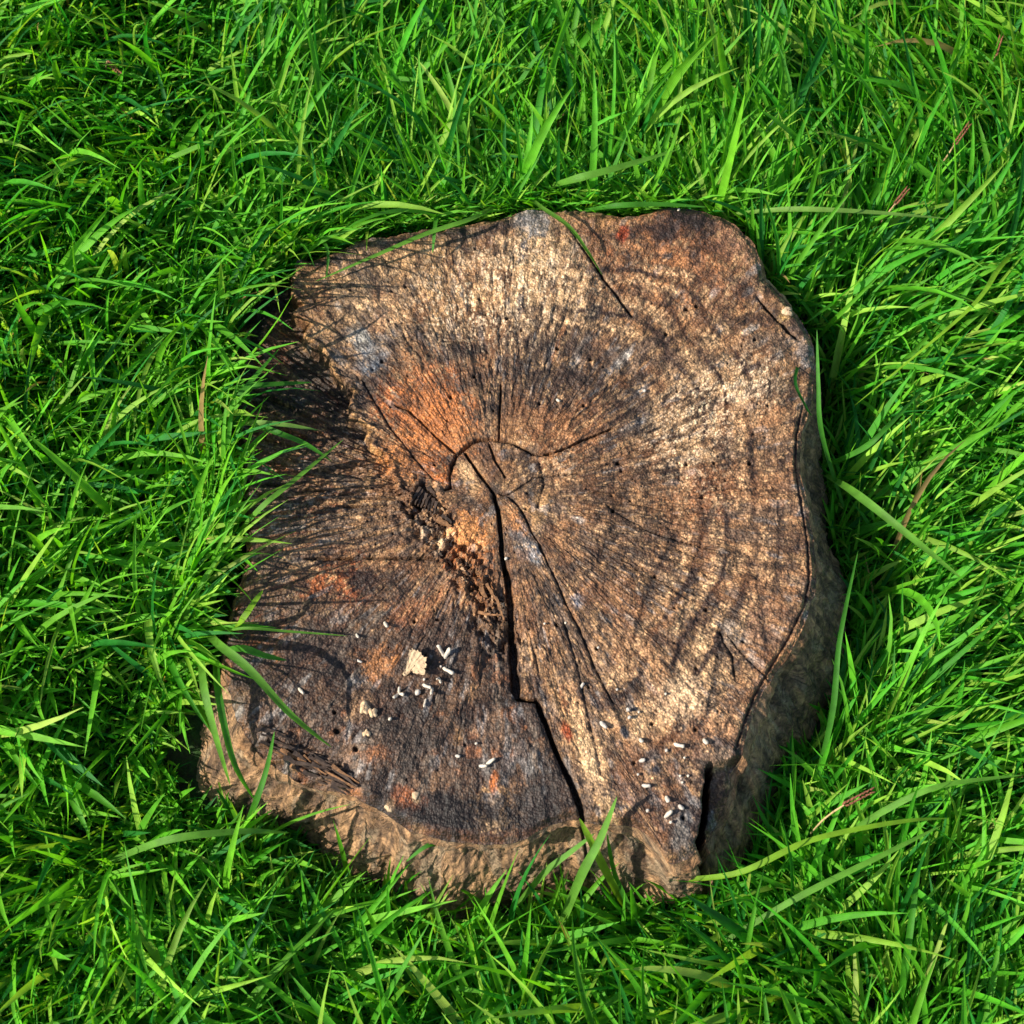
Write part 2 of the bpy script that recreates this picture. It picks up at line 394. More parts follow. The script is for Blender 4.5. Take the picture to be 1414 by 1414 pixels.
deg = np.degrees(THG)
ff = S*.72+R/.34*.28+(fbm(PX/80, PY/80, 5, 3)-.5)*.045+(n_med-.5)*.022
def rband(f0, wd, a0, a1, col, a, brk=.5):
    m = sstep(wd*1.3, wd*.3, np.abs(ff-f0))*sstep(a0-18, a0+8, deg)*sstep(a1+18, a1-8, deg)
    blend(col, m*a*(1-brk+brk*2*sstep(.38, .6, fbm(THG*9+f0*31, ff*8, 3, 3))))
def patch(x, y, rr, rt, col, a, rough=.5, k=0):
    """stain or painted glint stretched along (rr) and across (rt) the radial direction at x,y; ragged by rough"""
    dx, dy = x-688, y-684; L = math.hypot(dx, dy)+1e-6; ux, uy = dx/L, dy/L
    p = (PX-x)*ux+(PY-y)*uy; q = -(PX-x)*uy+(PY-y)*ux
    d = np.sqrt((p/rr)**2+(q/rt)**2)
    n = .45*n_med+.55*n_rad2 if k == 0 else (n_fine*.6+n_med*.4 if k == 1 else n_rad2)
    blend(col, sstep(1.2, .4, d + rough*(n-.5)*3.6)*min(1, a*1.2))
CREAM=(216,180,136); TAN=(186,146,100); ORG=(184,108,54); ORG2=(205,134,74); DK=(46,37,32); BURN=(30,24,22); GREY=(128,126,126); BLUE=(112,120,132); PALE=(200,192,184); BR=(88,64,48); RED=(140,58,26)
# dark lower-left slab
def region(pts_line_x, pts_line_y, col, a, axis='left', soft=30, rough=.5):
    pass
mlow = sstep(0, 60, (PY-820) + .0*(PX) + (n_med-.5)*120)*sstep(22, -14, PX-np.interp(PY, [800,965,967,1040,1130],[700,713,741,770,806]) + (n_med-.5)*10)
blend((86,64,48), mlow*.78)
blend((56,44,38), mlow*sstep(.42, .6, fbm(PX/60, PY/45, 3, 5, .6))*.8)
blend((116,104,92), mlow*sstep(.54, .68, fbm(THG*30, R*18+9, 0, 5, .6))*.65)
blend((150,96,58), mlow*sstep(.58, .72, fbm(PX/26+4, PY/26, 4, 4, .6))*.6)
P = [
 (690,400,70,130,CREAM,.75,.9,1),(620,410,50,60,TAN,.6,.8,1),(730,350,60,50,CREAM,.55,.9,1),(660,350,35,60,BR,.5,.7,0),(560,360,40,90,TAN,.5,.6,1),
 (500,400,40,60,(140,116,92),.6,.6,1),(1000,545,60,60,CREAM,.5,1.1,1),(1032,546,46,8,(230,200,168),.95,.25,1),(1000,556,34,6,(230,200,168),.9,.3,1),(1000,552,24,6,(222,190,160),.9,.4,1),(930,590,50,60,CREAM,.4,1.1,1),  # the narrow near-white streaks are glints painted in
 (940,300,34,60,DK,.85,.5,0),(935,325,22,34,DK,.5,.8,0),(940,350,60,110,(166,108,66),.5,.7,1),(1020,330,30,40,(150,110,84),.6,.6,1),(862,325,14,9,RED,.9,.4,0),(842,352,16,8,RED,.6,.5,0),
 (880,380,60,70,(170,118,76),.5,.7,1),(800,305,24,60,TAN,.5,.6,1),(730,305,26,22,GREY,.85,.5,0),(722,345,24,6,BLUE,.8,.5,2),(703,300,18,8,DK,.9,.4,0),
 (820,430,16,9,DK,1,.3,0),(797,490,26,7,PALE,.95,.2,2),(812,478,14,4,(196,160,130),.8,.3,2),(770,475,36,4,ORG2,.8,.3,2),(857,500,30,8,PALE,.9,.25,2),(835,518,30,6,BLUE,.6,.5,2),(882,540,18,9,GREY,.8,.4,2),
 (885,580,18,9,BLUE,.8,.4,2),(865,592,12,7,PALE,.6,.4,2),(951,653,13,6,PALE,.9,.3,2),(735,765,19,13,(164,170,176),.9,.35,0),(799,718,11,6,PALE,.95,.3,0),(696,628,9,8,(168,168,170),.85,.4,0),
 (800,828,14,12,(150,150,158),.7,.5,0),(872,856,12,5,PALE,.9,.3,2),(1036,455,14,6,PALE,.7,.4,2),(1000,460,40,12,DK,.6,.7,2),(1058,385,22,18,DK,.8,.5,0),(1086,430,16,10,(214,178,110),.85,.5,0),(1108,480,20,30,GREY,.6,.6,0),
 (700,470,50,120,DK,.5,.9,0),(760,520,40,80,DK,.6,.9,0),(720,560,34,60,BR,.4,.8,0),(860,560,60,50,DK,.55,.9,2),(790,600,60,50,(150,100,62),.5,.7,1),(640,500,40,70,(134,96,66),.55,.7,1),
 (940,520,40,60,BR,.5,.9,2),(880,640,60,40,DK,.5,.9,2),(960,690,50,40,(120,64,40),.5,.8,1),(820,680,26,50,DK,.55,.8,0),(900,700,70,40,(156,120,84),.4,.8,1),(860,760,60,60,DK,.35,.9,2),
 (590,560,70,60,ORG,.75,.5,1),(545,560,40,26,ORG,.8,.5,1),(560,625,50,40,ORG2,.7,.6,1),(610,650,34,20,ORG,.85,.5,1),(640,600,36,30,(178,128,84),.6,.6,1),(650,655,26,18,CREAM,.6,.7,1),
 (498,470,36,18,(150,148,144),.85,.6,0),(518,500,20,24,BLUE,.8,.6,0),(520,480,16,44,GREY,.5,.7,0),(470,440,22,60,(144,116,84),.5,.6,1),(560,505,26,30,(150,110,74),.6,.6,1),
 (700,640,20,22,(150,108,70),.5,.6,1),(720,640,14,22,DK,.55,.8,0),(735,668,24,16,DK,.55,.8,0),(748,700,14,26,TAN,.8,.6,1),(712,720,26,14,(186,130,84),.8,.5,1),(716,755,30,10,GREY,.6,.7,0),(730,790,20,14,DK,.5,.8,0),
 (650,740,30,34,ORG2,.85,.6,1),(612,742,26,12,(226,196,160),.8,.8,1),(632,762,30,16,ORG,.7,.7,1),(590,735,10,22,(232,206,176),.7,.8,1),(655,790,40,26,(150,96,56),.6,.8,1),(672,820,26,14,(128,84,52),.7,.7,1),
 (480,800,34,34,(164,88,44),.7,.7,1),(440,810,26,16,(176,96,46),.65,.7,1),(500,800,24,20,(58,40,32),.8,.5,0),(560,800,40,34,BR,.5,.8,0),(560,850,30,26,(150,92,56),.45,.8,0),(590,840,40,14,(170,110,70),.5,.7,2),
 (430,900,60,40,(64,50,44),.7,.6,0),(520,915,30,20,(176,120,72),.6,.7,1),(545,905,24,8,(190,126,70),.7,.5,2),(600,900,60,60,(66,48,38),.7,.6,0),(490,945,20,10,GREY,.6,.8,0),(500,972,26,24,(176,140,104),.7,.7,0),
 (560,1000,60,60,(56,46,40),.6,.7,0),(632,1015,14,8,(170,130,88),.7,.5,0),(650,960,16,10,(170,130,90),.5,.6,0),(690,1020,30,34,(140,110,86),.6,.8,0),(700,1050,26,50,GREY,.45,.9,2),(470,1050,40,60,(120,98,82),.5,.8,2),
 (600,1120,34,120,BURN,.8,.6,0),(700,1125,26,90,BURN,.75,.7,0),(760,1080,40,30,DK,.7,.6,2),(540,1108,10,8,CREAM,.9,.6,0),(560,1100,20,26,(170,100,58),.7,.7,0),(574,1100,7,7,CREAM,.9,.6,0),(575,1142,7,12,CREAM,.6,.7,0),(680,1130,20,20,CREAM,.8,1.2,1),(683,1105,18,24,TAN,.7,1.0,1),(682,1080,20,6,ORG,.9,.7,0),
 (620,1148,8,110,(104,66,42),.6,.7,0),(700,1150,7,60,(100,62,40),.5,.7,0),
 (790,990,60,16,(206,160,110),.85,.5,1),(812,1040,60,20,(220,176,124),.9,.45,1),(785,970,24,12,(110,56,30),.7,.7,0),(783,1010,14,8,(150,66,28),.9,.5,0),(820,950,60,26,BR,.5,.8,2),(850,960,40,20,DK,.3,.8,2),
 (930,965,34,50,CREAM,.75,.6,1),(970,930,50,36,(206,168,124),.6,.7,1),(900,1000,24,50,CREAM,.6,.8,1),(860,900,50,40,(190,150,110),.5,.7,1),(960,1010,18,40,(150,108,78),.6,.7,0),(1000,990,26,40,(196,150,110),.6,.7,1),
 (900,1050,40,60,(110,82,64),.7,.6,0),(960,1060,30,24,(96,74,60),.7,.6,0),(905,1062,8,10,(40,38,42),.95,.4,0),(862,1100,30,24,(92,84,84),.7,.6,0),(890,1130,26,70,(50,42,40),.95,.35,0),(945,1130,40,40,(58,48,46),.85,.4,0),(940,1150,40,24,(112,108,104),.7,.7,0),(840,1120,26,14,(196,164,120),.6,.7,1),(920,1090,26,30,(120,88,66),.6,.6,0),(833,985,26,10,(54,50,52),.6,.6,0),(860,1012,10,6,(40,40,46),.9,.4,0),(938,1008,8,12,(70,66,68),.9,.4,0),
 (1000,1045,12,16,(120,96,76),.9,.4,0),(1050,700,30,120,(146,112,82),.4,.7,1),(1060,820,26,90,(158,122,90),.5,.7,1),(1070,600,20,60,(150,116,84),.5,.7,1),(1100,520,14,40,(150,112,72),.6,.6,1),(1050,860,30,24,(170,130,104),.6,.6,1),(1010,870,26,20,(170,164,156),.5,.6,0),
]
for q in P: patch(*q)
# darkest, sooty wood on the low left shelf
yy = [300,375,410,470,520,545,580,610,640,665,720,800,900,1000]; xx = [392,402,406,426,472,486,492,506,520,500,470,420,370,330]
dl0 = np.interp(PY, yy, xx) - PX + (fbm(PY/16, PX/60+3, 6, 4, .6)-.5)*44
dl = dl0 + (n_med-.5)*26
blend((48,37,30), sstep(-10, 25, dl)*(.15+.70*sstep(680, 560, PY))*sstep(1000, 760, PY))
blend((50,38,31), sstep(-10, 25, dl)*sstep(600, 700, PY)*sstep(.46, .58, fbm(PX/40, PY/22, 5, 4, .6))*.45)
blend((120,100,84), sstep(0, 20, dl)*sstep(.55, .7, fbm(THG*70, R*20, 1, 5, .65))*.8*sstep(900, 640, PY))
blend((150,78,40), sstep(0, 20, dl)*sstep(.6, .72, fbm(THG*30+3, R*20, 3, 4, .65))*.5)
# blotchy dark flecks following rays
blend(DK, sstep(.57, .68, rays(30, 55, 5, 4, .6, 18))*.5)
blend((206,168,124), sstep(.55, .66, rays(40, 60, 2, 4, .6, 16))*sstep(.42, .6, n_fine)*.6*(1-mlow))
blend((142,142,144), sstep(.64, .73, rays(30, 40, 0, 4, .6, 18))*.45)
# season rings that stand dark on the right
for pts, wd, a in [([(935,740),(905,790),(893,830),(880,870),(868,925)],5,.6),([(985,700),(955,790),(944,850),(937,900),(920,965),(905,985)],5,.7),
                   ([(1000,840),(996,890),(988,930),(978,985),(965,1003)],4,.7),([(1078,700),(1076,760),(1070,815)],4,.5),([(1045,790),(1050,840),(1060,900)],4,.5),
                   ([(1040,620),(1045,680),(1040,720)],4,.4),([(870,560),(890,620),(900,690),(885,760)],10,.3),([(985,560),(1000,620),(995,700)],9,.3),
                   ([(600,470),(660,440),(730,430),(800,450)],9,.35),([(780,790),(820,770),(850,730),(862,680)],9,.4)]:
    d, t = poly_dist(PX, PY, pts, 40)
    dd = d + (n_med-.5)*16
    m = sstep(wd*1.4, wd*.4, dd)*min(1, a*1.35)
    blend((46,34,28), m); Z = Z - sstep(wd*1.2, 0, d+(n_fine-.5)*6)*.0012*a
for f0, wd, a in [(.30,.022,.3),(.36,.010,.3),(.41,.018,.4),(.475,.014,.45),(.51,.006,.4),(.545,.009,.4),(.59,.005,.35),(.635,.011,.75),(.67,.005,.3),(.715,.010,.75),(.76,.005,.35),(.80,.011,.75),(.84,.004,.35),(.875,.006,.45),(.925,.006,.45)]:
    rband(f0, wd, -62, 70, (58,40,30), a)
for f0, wd, a in [(.30,.035,.45),(.40,.035,.55),(.50,.03,.6),(.585,.014,.45),(.84,.012,.35)]: rband(f0, wd, 55, 150, (54,40,32), a)
for f0, wd, a in [(.68,.022,.4),(.765,.02,.5),(.59,.018,.35),(.83,.015,.35)]: rband(f0, wd, -60, 130, (210,172,130), a*(.3+1.1*sstep(.45, .6, n_fine)), .9)
rband(.955, .02, 95, 150, (36,28,24), .9, .5); rband(.95, .03, 62, 82, (60,36,26), .7, .6)
# carve cracks and holes
wob = (fbm(PX/7, PY/7, 3, 3)-.5); wob2 = (fbm(PX/22, PY/22, 6, 3)-.5)
for pts, w0, w1, dep in CRACKS:
    d, t = poly_dist(PX, PY, pts, 30)
    kk = .62 if dep < .02 else .74
    hw = (w0+(w1-w0)*t)*kk*(1+1.3*wob+1.4*wob2) * np.clip(np.minimum(t, 1-t)*14+.35, 0, 1)
    dd = d + wob*3.4
    k = sstep(hw+1.6, hw*.55, dd)
    Z = Z - k*dep
    shoulder = sstep(hw+7, hw, dd); Z = Z - shoulder*.0007
    blend((60,44,34), shoulder*.35); blend((50,38,32), k*.8)
for hx, hy, hr in HOLES:
    d = np.hypot(PX-hx, (PY-hy)*1.05)+wob*2; k = sstep(hr+1.0, hr*.4, d); Z = Z-k*.006; blend((30,23,19), k*.9)
hr_ = np.random.default_rng(21)
for i in range(150):
    a = hr_.random()*2*np.pi; q = hr_.random()**.5*.93; rr = q*float(r_top(a)); hx, hy = to_px(PITH[0]+rr*math.cos(a), PITH[1]+rr*math.sin(a), H)
    if hx < 480: continue
    d = np.hypot(PX-hx, PY-hy); hr1 = .8+hr_.random()*1.2; k = sstep(hr1+.9, hr1*.3, d); Z = Z-k*.003; blend((34,26,22), k*.85)
base = base*(0.80+.5*n_fine)[..., None]
blend((196,150,98), sstep(7, 2, np.abs(dl0+3))*sstep(.35, .55, n_med)*sstep(680, 640, PY)*sstep(370, 400, PY)*.8)  # sunlit highlight painted along the ridge edge of the shelf
blend((70,48,36), sstep(.50, .62, fbm(PX/20+31, PY/20, 4, 5, .65))*sstep(.35, .6, n_rad)*.6)
blend((38,30,26), sstep(.56, .64, fbm(PX/9+3, PY/9+31, 6, 4, .65))*.6)
blend((156,104,62), sstep(.56, .66, fbm(PX/48+11, PY/48+5, 2, 5, .6))*.25*(1-mlow))
for q in [(950,298,26,55,(40,28,24),.95,.45,0),(918,318,20,18,(44,32,28),.7,.5,0),(820,430,17,9,DK,1,.3,0),(500,798,28,24,(56,38,30),.85,.4,0),(905,1062,9,11,(40,38,44),.95,.4,0),(862,1012,11,7,(42,42,48),.9,.4,0),
          (998,1042,11,15,(126,106,88),.95,.3,0),(860,324,12,8,RED,.8,.4,0),(735,300,30,24,GREY,.7,.6,0),(630,1120,34,120,(34,27,24),.6,.7,0),(720,1110,26,80,(34,27,24),.55,.7,0),(650,318,12,60,(44,34,30),.6,.7,0),(560,330,10,60,(52,40,34),.6,.7,0),
          (800,1000,50,11,(220,178,132),.7,.6,1),(815,1050,55,16,(222,184,142),.75,.6,1),(940,960,34,44,(216,182,146),.6,.7,1),(640,735,22,22,(214,150,92),.7,.6,1),(600,575,60,50,(196,122,66),.5,.7,1)]: patch(*q)
shelf = sstep(-6, 16, dl)*sstep(640, 540, PY)
base = base*(1-.56*shelf*sstep(.36, .52, fbm(THG*40, R*14, 6, 4, .6)+.0))[..., None]
pale = sstep(.50, .60, n_fine)*sstep(.40, .55, n_rad2)  # pale wood speckle, with specular glints painted in as dots
for x_, y_, rr_, rt_, a_ in [(690,400,60,120,1.),(640,430,40,60,.7),(740,370,50,40,.7),(1000,545,70,34,.9),(960,575,50,40,.8),(925,610,40,30,.6),(1045,520,24,40,.7),(960,640,50,60,.35),(780,640,30,30,.3)]:
    L_ = math.hypot(x_-688, y_-684); ux_, uy_ = (x_-688)/L_, (y_-684)/L_
    p_ = (PX-x_)*ux_+(PY-y_)*uy_; q_ = -(PX-x_)*uy_+(PY-y_)*ux_
    blend((232,204,170), np.exp(-((p_/rr_)**2+(q_/rt_)**2))*pale*a_*1.1)
# thin drying checks that run along the rays
hc = np.random.default_rng(77)
for i in range(260):
    t0 = hc.uniform(-np.pi, np.pi); q0 = hc.uniform(.18, .85); ln = hc.uniform(.12, .5); q1 = min(q0+ln, hc.uniform(.9, .99)); wd = hc.uniform(.00035, .0009)*(1.6 if hc.random() < .15 else 1)
    j0 = int(np.searchsorted(s, q0)); j1 = int(np.searchsorted(s, q1))
    if j1-j0 < 8: continue
    cols = (int((t0+np.pi)/(2*np.pi)*NTH)+np.arange(-40, 41)) % NTH
    sub = np.ix_(np.arange(j0, j1), cols)
    rr = R[sub]; dth = (THG[sub]-t0+np.pi) % (2*np.pi)-np.pi
    wv = (vnoise(rr*90, rr*0+i*3.7, i % 8)-.5)*.006+(vnoise(rr*400, rr*0+i*1.7, i % 8)-.5)*.0012
    dd = np.abs(dth*rr+wv); tt = (S[sub]-q0)/(q1-q0); ww = wd*np.clip(np.minimum(tt, 1-tt)*6, .25, 1)
    k = sstep(ww*.8+.0006, ww*.2, dd)*(.2+.6*hc.random()**1.6)
    Z[sub] -= k*.0013; base[sub] = base[sub]*(1-k*.65)[..., None]
base = base*np.array([1.02, .955, .86])
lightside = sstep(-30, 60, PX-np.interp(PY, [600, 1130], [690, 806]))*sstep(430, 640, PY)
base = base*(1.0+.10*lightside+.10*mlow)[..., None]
base = np.clip(base/1.0, .004, .75)
Zf = Z + H
V = np.stack([X, Y, Zf], -1).reshape(-1, 3)
F = grid_faces(NR, NTH, True)
polar = np.stack([THG*.30, R, 0*R], -1).reshape(-1, 3)
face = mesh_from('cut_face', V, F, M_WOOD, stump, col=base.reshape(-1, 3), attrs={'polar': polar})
edgeX, edgeY, edgeZ = X[-1], Y[-1], Zf[-1]

# --- heart plug closes the pole of the polar grid
rc = s[0]*r_top(th)
me = bpy.data.meshes.new('pith'); bm = bmesh.new()
vs = [bm.verts.new((X[0, i], Y[0, i], Zf[0, i])) for i in range(0, NTH, 100)]
bm.faces.new(vs); bm.to_mesh(me); bm.free(); me.materials.append(M_SPLINTER_L)
po = bpy.data.objects.new('pith', me); COL.objects.link(po); po.parent = stump

# --- bark and flaring sides
NB = 90
tb = np.linspace(0, 1, NB)
TB, THB = np.meshgrid(tb, th, indexing='ij')
rt = R[-1][None, :]*np.ones_like(TB); rb = r_base(THB)
tdeg = (np.degrees(THB)+360) % 360
roots = np.maximum(np.exp(-((tdeg-226)/14)**2), np.exp(-((tdeg-318)/26)**2)*.75)
prof = np.minimum(1, TB/.70)**(1.35-.55*roots)
Rb = rt + (rb-rt)*prof
Rb[-1] += .01
fade = sstep(0, .10, TB)
rid = fbm(THB*15+fbm(THB*5, TB*3, 2, 2)*4, TB*7, 3, 5, .55)-.5
lump = fbm(THB*7, TB*2.0+3, 4, 4)-.5
fine = fbm(THB*90, TB*30, 5, 4, .6)-.5
Rb = Rb + fade*(rid*.011+lump*.020+fine*.006)
# rim lip: bark stands a few mm outside the wood, then tucks in
Rb = Rb + np.exp(-((TB-.06)/.035)**2)*.0035 - np.exp(-((TB-.2)/.08)**2)*.006*(1+3*rid)
XB = PITH[0]+Rb*np.cos(THB); YB = PITH[1]+Rb*np.sin(THB)
zb = edgeZ[None, :]*(1-TB) + (-.045)*TB
ZB = zb + fade*(fbm(THB*9, TB*6, 6, 4)-.5)*.012*(1-TB)
nb = fbm(THB*60, TB*5, 7, 5, .6); nb2 = fbm(THB*18, TB*4, 1, 5, .6)
cb = lin((160,123,86))[None, None]*np.ones(TB.shape+(1,))
def bl(c, m):
    global cb
    m = np.clip(m, 0, 1)[..., None]; cb = cb*(1-m)+lin(c)[None, None]*m
bl((98,76,56), sstep(.46, .62, nb)*.8); bl((62,46,34), sstep(.54, .66, nb2)*.7); bl((144,124,98), sstep(.54, .66, fbm(THB*33, TB*6, 2, 4, .6))*.6)
bl((160,112,68), np.exp(-((TB-.05)/.05)**2)*.45*sstep(.4, .6, nb2)); bl((40,30,24), sstep(.12, .02, rid+.08)*.0)
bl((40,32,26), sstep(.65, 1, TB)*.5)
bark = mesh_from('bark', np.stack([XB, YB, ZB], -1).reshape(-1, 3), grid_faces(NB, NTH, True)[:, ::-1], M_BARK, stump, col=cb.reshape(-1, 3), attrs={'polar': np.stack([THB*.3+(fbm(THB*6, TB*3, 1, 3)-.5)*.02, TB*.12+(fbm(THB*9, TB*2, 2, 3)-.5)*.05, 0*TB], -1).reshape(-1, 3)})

def face_z(px, py):
    """height of the cut face under a photo position"""
    p = unproj(px, py, H); a = math.atan2(p[1]-PITH[1], p[0]-PITH[0]); r = math.hypot(p[1]-PITH[1], p[0]-PITH[0])
    q = r/float(r_top(a)); i = int(np.clip(np.searchsorted(s, q), 0, NR-1)); j = int(((a+np.pi)/(2*np.pi))*NTH) % NTH
    return float(Zf[max(i-2, 0):i+3, j].mean())

# ------------------------------------------------------------------ grass
def blades(P0, L, W, az, phi0, phi1, daz, roll, colr, K=6, fold=.22, flat=False):
    """ribbon blades: three vertices across, K segments; returns V, F, C, polar"""
    n = len(L); ss = np.linspace(0, 1, K+1)
    pos = np.zeros((n, K+1, 3)); pos[:, 0] = P0
    dirs = np.zeros((n, K+1, 3))
    for k in range(K+1):
        t = ss[k]; ph = phi0+(phi1-phi0)*t**1.2; a = az+daz*t
        dirs[:, k] = np.stack([np.sin(ph)*np.cos(a), np.sin(ph)*np.sin(a), np.cos(ph)], -1)
        if k: pos[:, k] = pos[:, k-1] + (dirs[:, k-1]+dirs[:, k])*.5*(L/K)[:, None]
    a = az[:, None]+daz[:, None]*ss[None]
    side = np.stack([-np.sin(a), np.cos(a), 0*a], -1)
    up = np.cross(dirs, side)
    rl = (roll[:, None]*(.3+.9*ss[None]))[..., None]
    sd_ = side*np.cos(rl)+up*np.sin(rl); nrm = np.cross(dirs, sd_)
    prof = np.interp(ss, [0, .15, .45, .75, .92, 1], [.55, .85, 1, .72, .32, .03])
    wd = (W[:, None]*prof[None])[..., None]*.5
    Lf = pos-sd_*wd; Rt = pos+sd_*wd; Md = pos-nrm*wd*fold*2
    if flat:
        V = np.stack([Lf, Rt], 2).reshape(-1, 3); q = (np.arange(n)*(K+1)*2)[:, None]+(np.arange(K)*2)[None]
        F = np.stack([q, q+1, q+3, q+2], -1).reshape(-1, 4)
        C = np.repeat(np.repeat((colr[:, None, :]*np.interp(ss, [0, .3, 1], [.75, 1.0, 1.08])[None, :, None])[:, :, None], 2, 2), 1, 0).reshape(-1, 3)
        pol = np.stack([np.broadcast_to(np.array([-1., 1])[None, None], (n, K+1, 2)), np.broadcast_to(ss[None, :, None], (n, K+1, 2)), np.zeros((n, K+1, 2))], -1).reshape(-1, 3)
        return V, F, C, pol, pos
    V = np.stack([Lf, Md, Rt], 2).reshape(-1, 3)
    b = (np.arange(n)*(K+1)*3)[:, None, None]; k = (np.arange(K)*3)[None, :, None]; c = np.arange(2)[None, None, :]
    q = b+k+c; F = np.stack([q, q+1, q+4, q+3], -1).reshape(-1, 4)
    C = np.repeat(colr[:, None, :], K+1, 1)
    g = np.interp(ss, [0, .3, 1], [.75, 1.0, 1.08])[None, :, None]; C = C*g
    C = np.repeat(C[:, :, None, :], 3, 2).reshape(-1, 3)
    u = np.broadcast_to(np.array([-1., 0, 1])[None, None], (n, K+1, 3))
    pol = np.stack([u, np.broadcast_to(ss[None, :, None], (n, K+1, 3)), 0*u], -1).reshape(-1, 3)
    return V, F, C, pol, pos

G1 = lin((108,176,38)); G2 = lin((64,152,32)); G3 = lin((148,196,64)); G4 = lin((38,116,36)); G5 = lin((160,188,80)); STR = lin((170,140,88))
def grass_cols(n, x, y, r_):
    f = np.clip(fbm(x*5+9, y*5, 1, 3)+(r_.random(n)-.5)*.9, 0, 1)[:, None]
    c = G2*(1-f)+G1*f
    k = r_.random(n)[:, None]; c = np.where(k > .84, G3*(.7+.3*r_.random((n, 1))), c); c = np.where(k < .14, G4, c)
    c = np.where((k > .982), G5, c); c = np.where(k > .9975, STR, c)
    return c*(.75+.5*r_.random((n, 1)))

def outside(x, y, margin=0.0):
    a = np.arctan2(y-PITH[1], x-PITH[0]); r = np.hypot(y-PITH[1], x-PITH[0]); margin = margin + .005*sstep(.5, .1, a)*sstep(-2.7, -2.4, a)
    return r > r_base(a)+margin
def keep_clear(pos, tol=.004):
    """blades whose body would pass through the stump"""
    x, y, z = pos[..., 0], pos[..., 1], pos[..., 2]
    a = np.arctan2(y-PITH[1], x-PITH[0]); r = np.hypot(y-PITH[1], x-PITH[0])
    f = np.clip((H-z)/H, 0, 1); lim = r_top(a)+(r_base(a)-r_top(a))*f**1.6*.9+.002
    ztop = np.where((x < -.12), H-.012, H)
    bad = (r < lim) & (z < H+tol)
    return ~bad.any(1)

def flow(x, y):
    """the way the turf is combed: direction and how strongly"""
    a = (fbm(x*1.6+20, y*1.6+20, 2, 3)-.5)*9 + 1.1
    return a

def lay(n, lo, hi, lmean, wmean, phi_lo, phi_hi, seed, x0=-.74, x1=.74, y0=-.58, y1=.84, K=6, tuft=.6, avoid=True, zadd=0.0, flat=False, spread=1.0, hole=None):
    r_ = np.random.default_rng(seed)
    nt_ = max(1, n//9)
    tx = r_.uniform(x0, x1, nt_); ty = r_.uniform(y0, y1, nt_)
    idx = r_.integers(0, nt_, n)
    free = r_.random(n) > tuft
    x = np.where(free, r_.uniform(x0, x1, n), tx[idx]+r_.normal(0, .007, n)); y = np.where(free, r_.uniform(y0, y1, n), ty[idx]+r_.normal(0, .007, n))
    ok = outside(x, y, .0)
    ok &= ~((x > .16) & (r_.random(n) < .34*sstep(.16, .34, x)*(K == 3)))
    if hole: ok &= ~((np.abs(x) < hole[0]) & (y > hole[1]) & (y < hole[2]))
    x, y, idx = x[ok], y[ok], idx[ok]; n = len(x)
    L = np.clip(r_.lognormal(math.log(lmean), .38, n), lo, hi); W = 1.08*wmean*np.clip(r_.normal(1, .28, n), .4, 1.8)*np.sqrt(L/lmean).clip(.6, 1.3)
    ga = np.arctan2(y-PITH[1], x-PITH[0]); gr = np.hypot(y-PITH[1], x-PITH[0])-r_base(ga)
    L = L*(1-.42*sstep(.13, .05, np.hypot(x+.375, y+.21)))*(1-.35*sstep(.05, .0, gr)*sstep(.4, 0, ga)*sstep(-2.7, -2.3, ga))
    az = flow(x, y)+r_.normal(0, spread, n)
    phi0 = np.abs(r_.normal(phi_lo, .22, n)); phi1 = np.clip(phi0+r_.normal(phi_hi, .45, n), .1, 2.3)
    daz = r_.normal(0, .35, n); roll = r_.normal(0, .7, n)
    P0 = np.stack([x, y, ground_z(x, y)+zadd-.004], -1)
    c = grass_cols(n, x, y, r_)
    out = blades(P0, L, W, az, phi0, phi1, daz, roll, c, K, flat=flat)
    if avoid:
        k = keep_clear(out[4])
        # turn offenders round, outward from the stump, once
        az2 = np.where(k, az, np.arctan2(y-PITH[1], x-PITH[0])+r_.normal(0, .8, n))
        out = blades(P0, L, W, az2, phi0, phi1, daz, roll, c, K, flat=flat)
        k = keep_clear(out[4])
        out = blades(P0[k], L[k], W[k], az2[k], phi0[k], phi1[k], daz[k], roll[k], c[k], K, flat=flat)
    return out[:4]

def join(lst):
    Vs, Fs, Cs, Ps, o = [], [], [], [], 0
    for v, f, c, p in lst: Vs.append(v); Fs.append(f+o); Cs.append(c); Ps.append(p); o += len(v)
    return np.concatenate(Vs), np.concatenate(Fs), np.concatenate(Cs), np.concatenate(Ps)
def fringe(n, seed, a0, a1, lo, hi, lmean, wmean, inward=True):
    """turf that grows against the stump and leans over its rim"""
    r_ = np.random.default_rng(seed); a = r_.uniform(math.radians(a0), math.radians(a1), n)
    rr = r_base(a)+.004+np.abs(r_.normal(0, .022, n)); x = PITH[0]+rr*np.cos(a); y = PITH[1]+rr*np.sin(a)
    L = np.clip(r_.lognormal(math.log(lmean), .35, n), lo, hi); W = wmean*np.clip(r_.normal(1, .28, n), .4, 1.8)
    az = (a+math.pi if inward else a+math.pi/2*np.sign(r_.random(n)-.5))+r_.normal(0, 1.0, n)
    phi0 = np.abs(r_.normal(.12, .14, n)); phi1 = phi0+np.clip(r_.normal(1.15, .35, n), .2, 1.9)
    P0 = np.stack([x, y, ground_z(x, y)-.003], -1); daz = r_.normal(0, .3, n); roll = r_.normal(0, .6, n); c = grass_cols(n, x, y, r_)
    o = blades(P0, L, W, az, phi0, phi1, daz, roll, c, 6); k = keep_clear(o[4], .002)
    return blades(P0[k], L[k], W[k], az[k], phi0[k], phi1[k], daz[k], roll[k], c[k], 6)[:4]
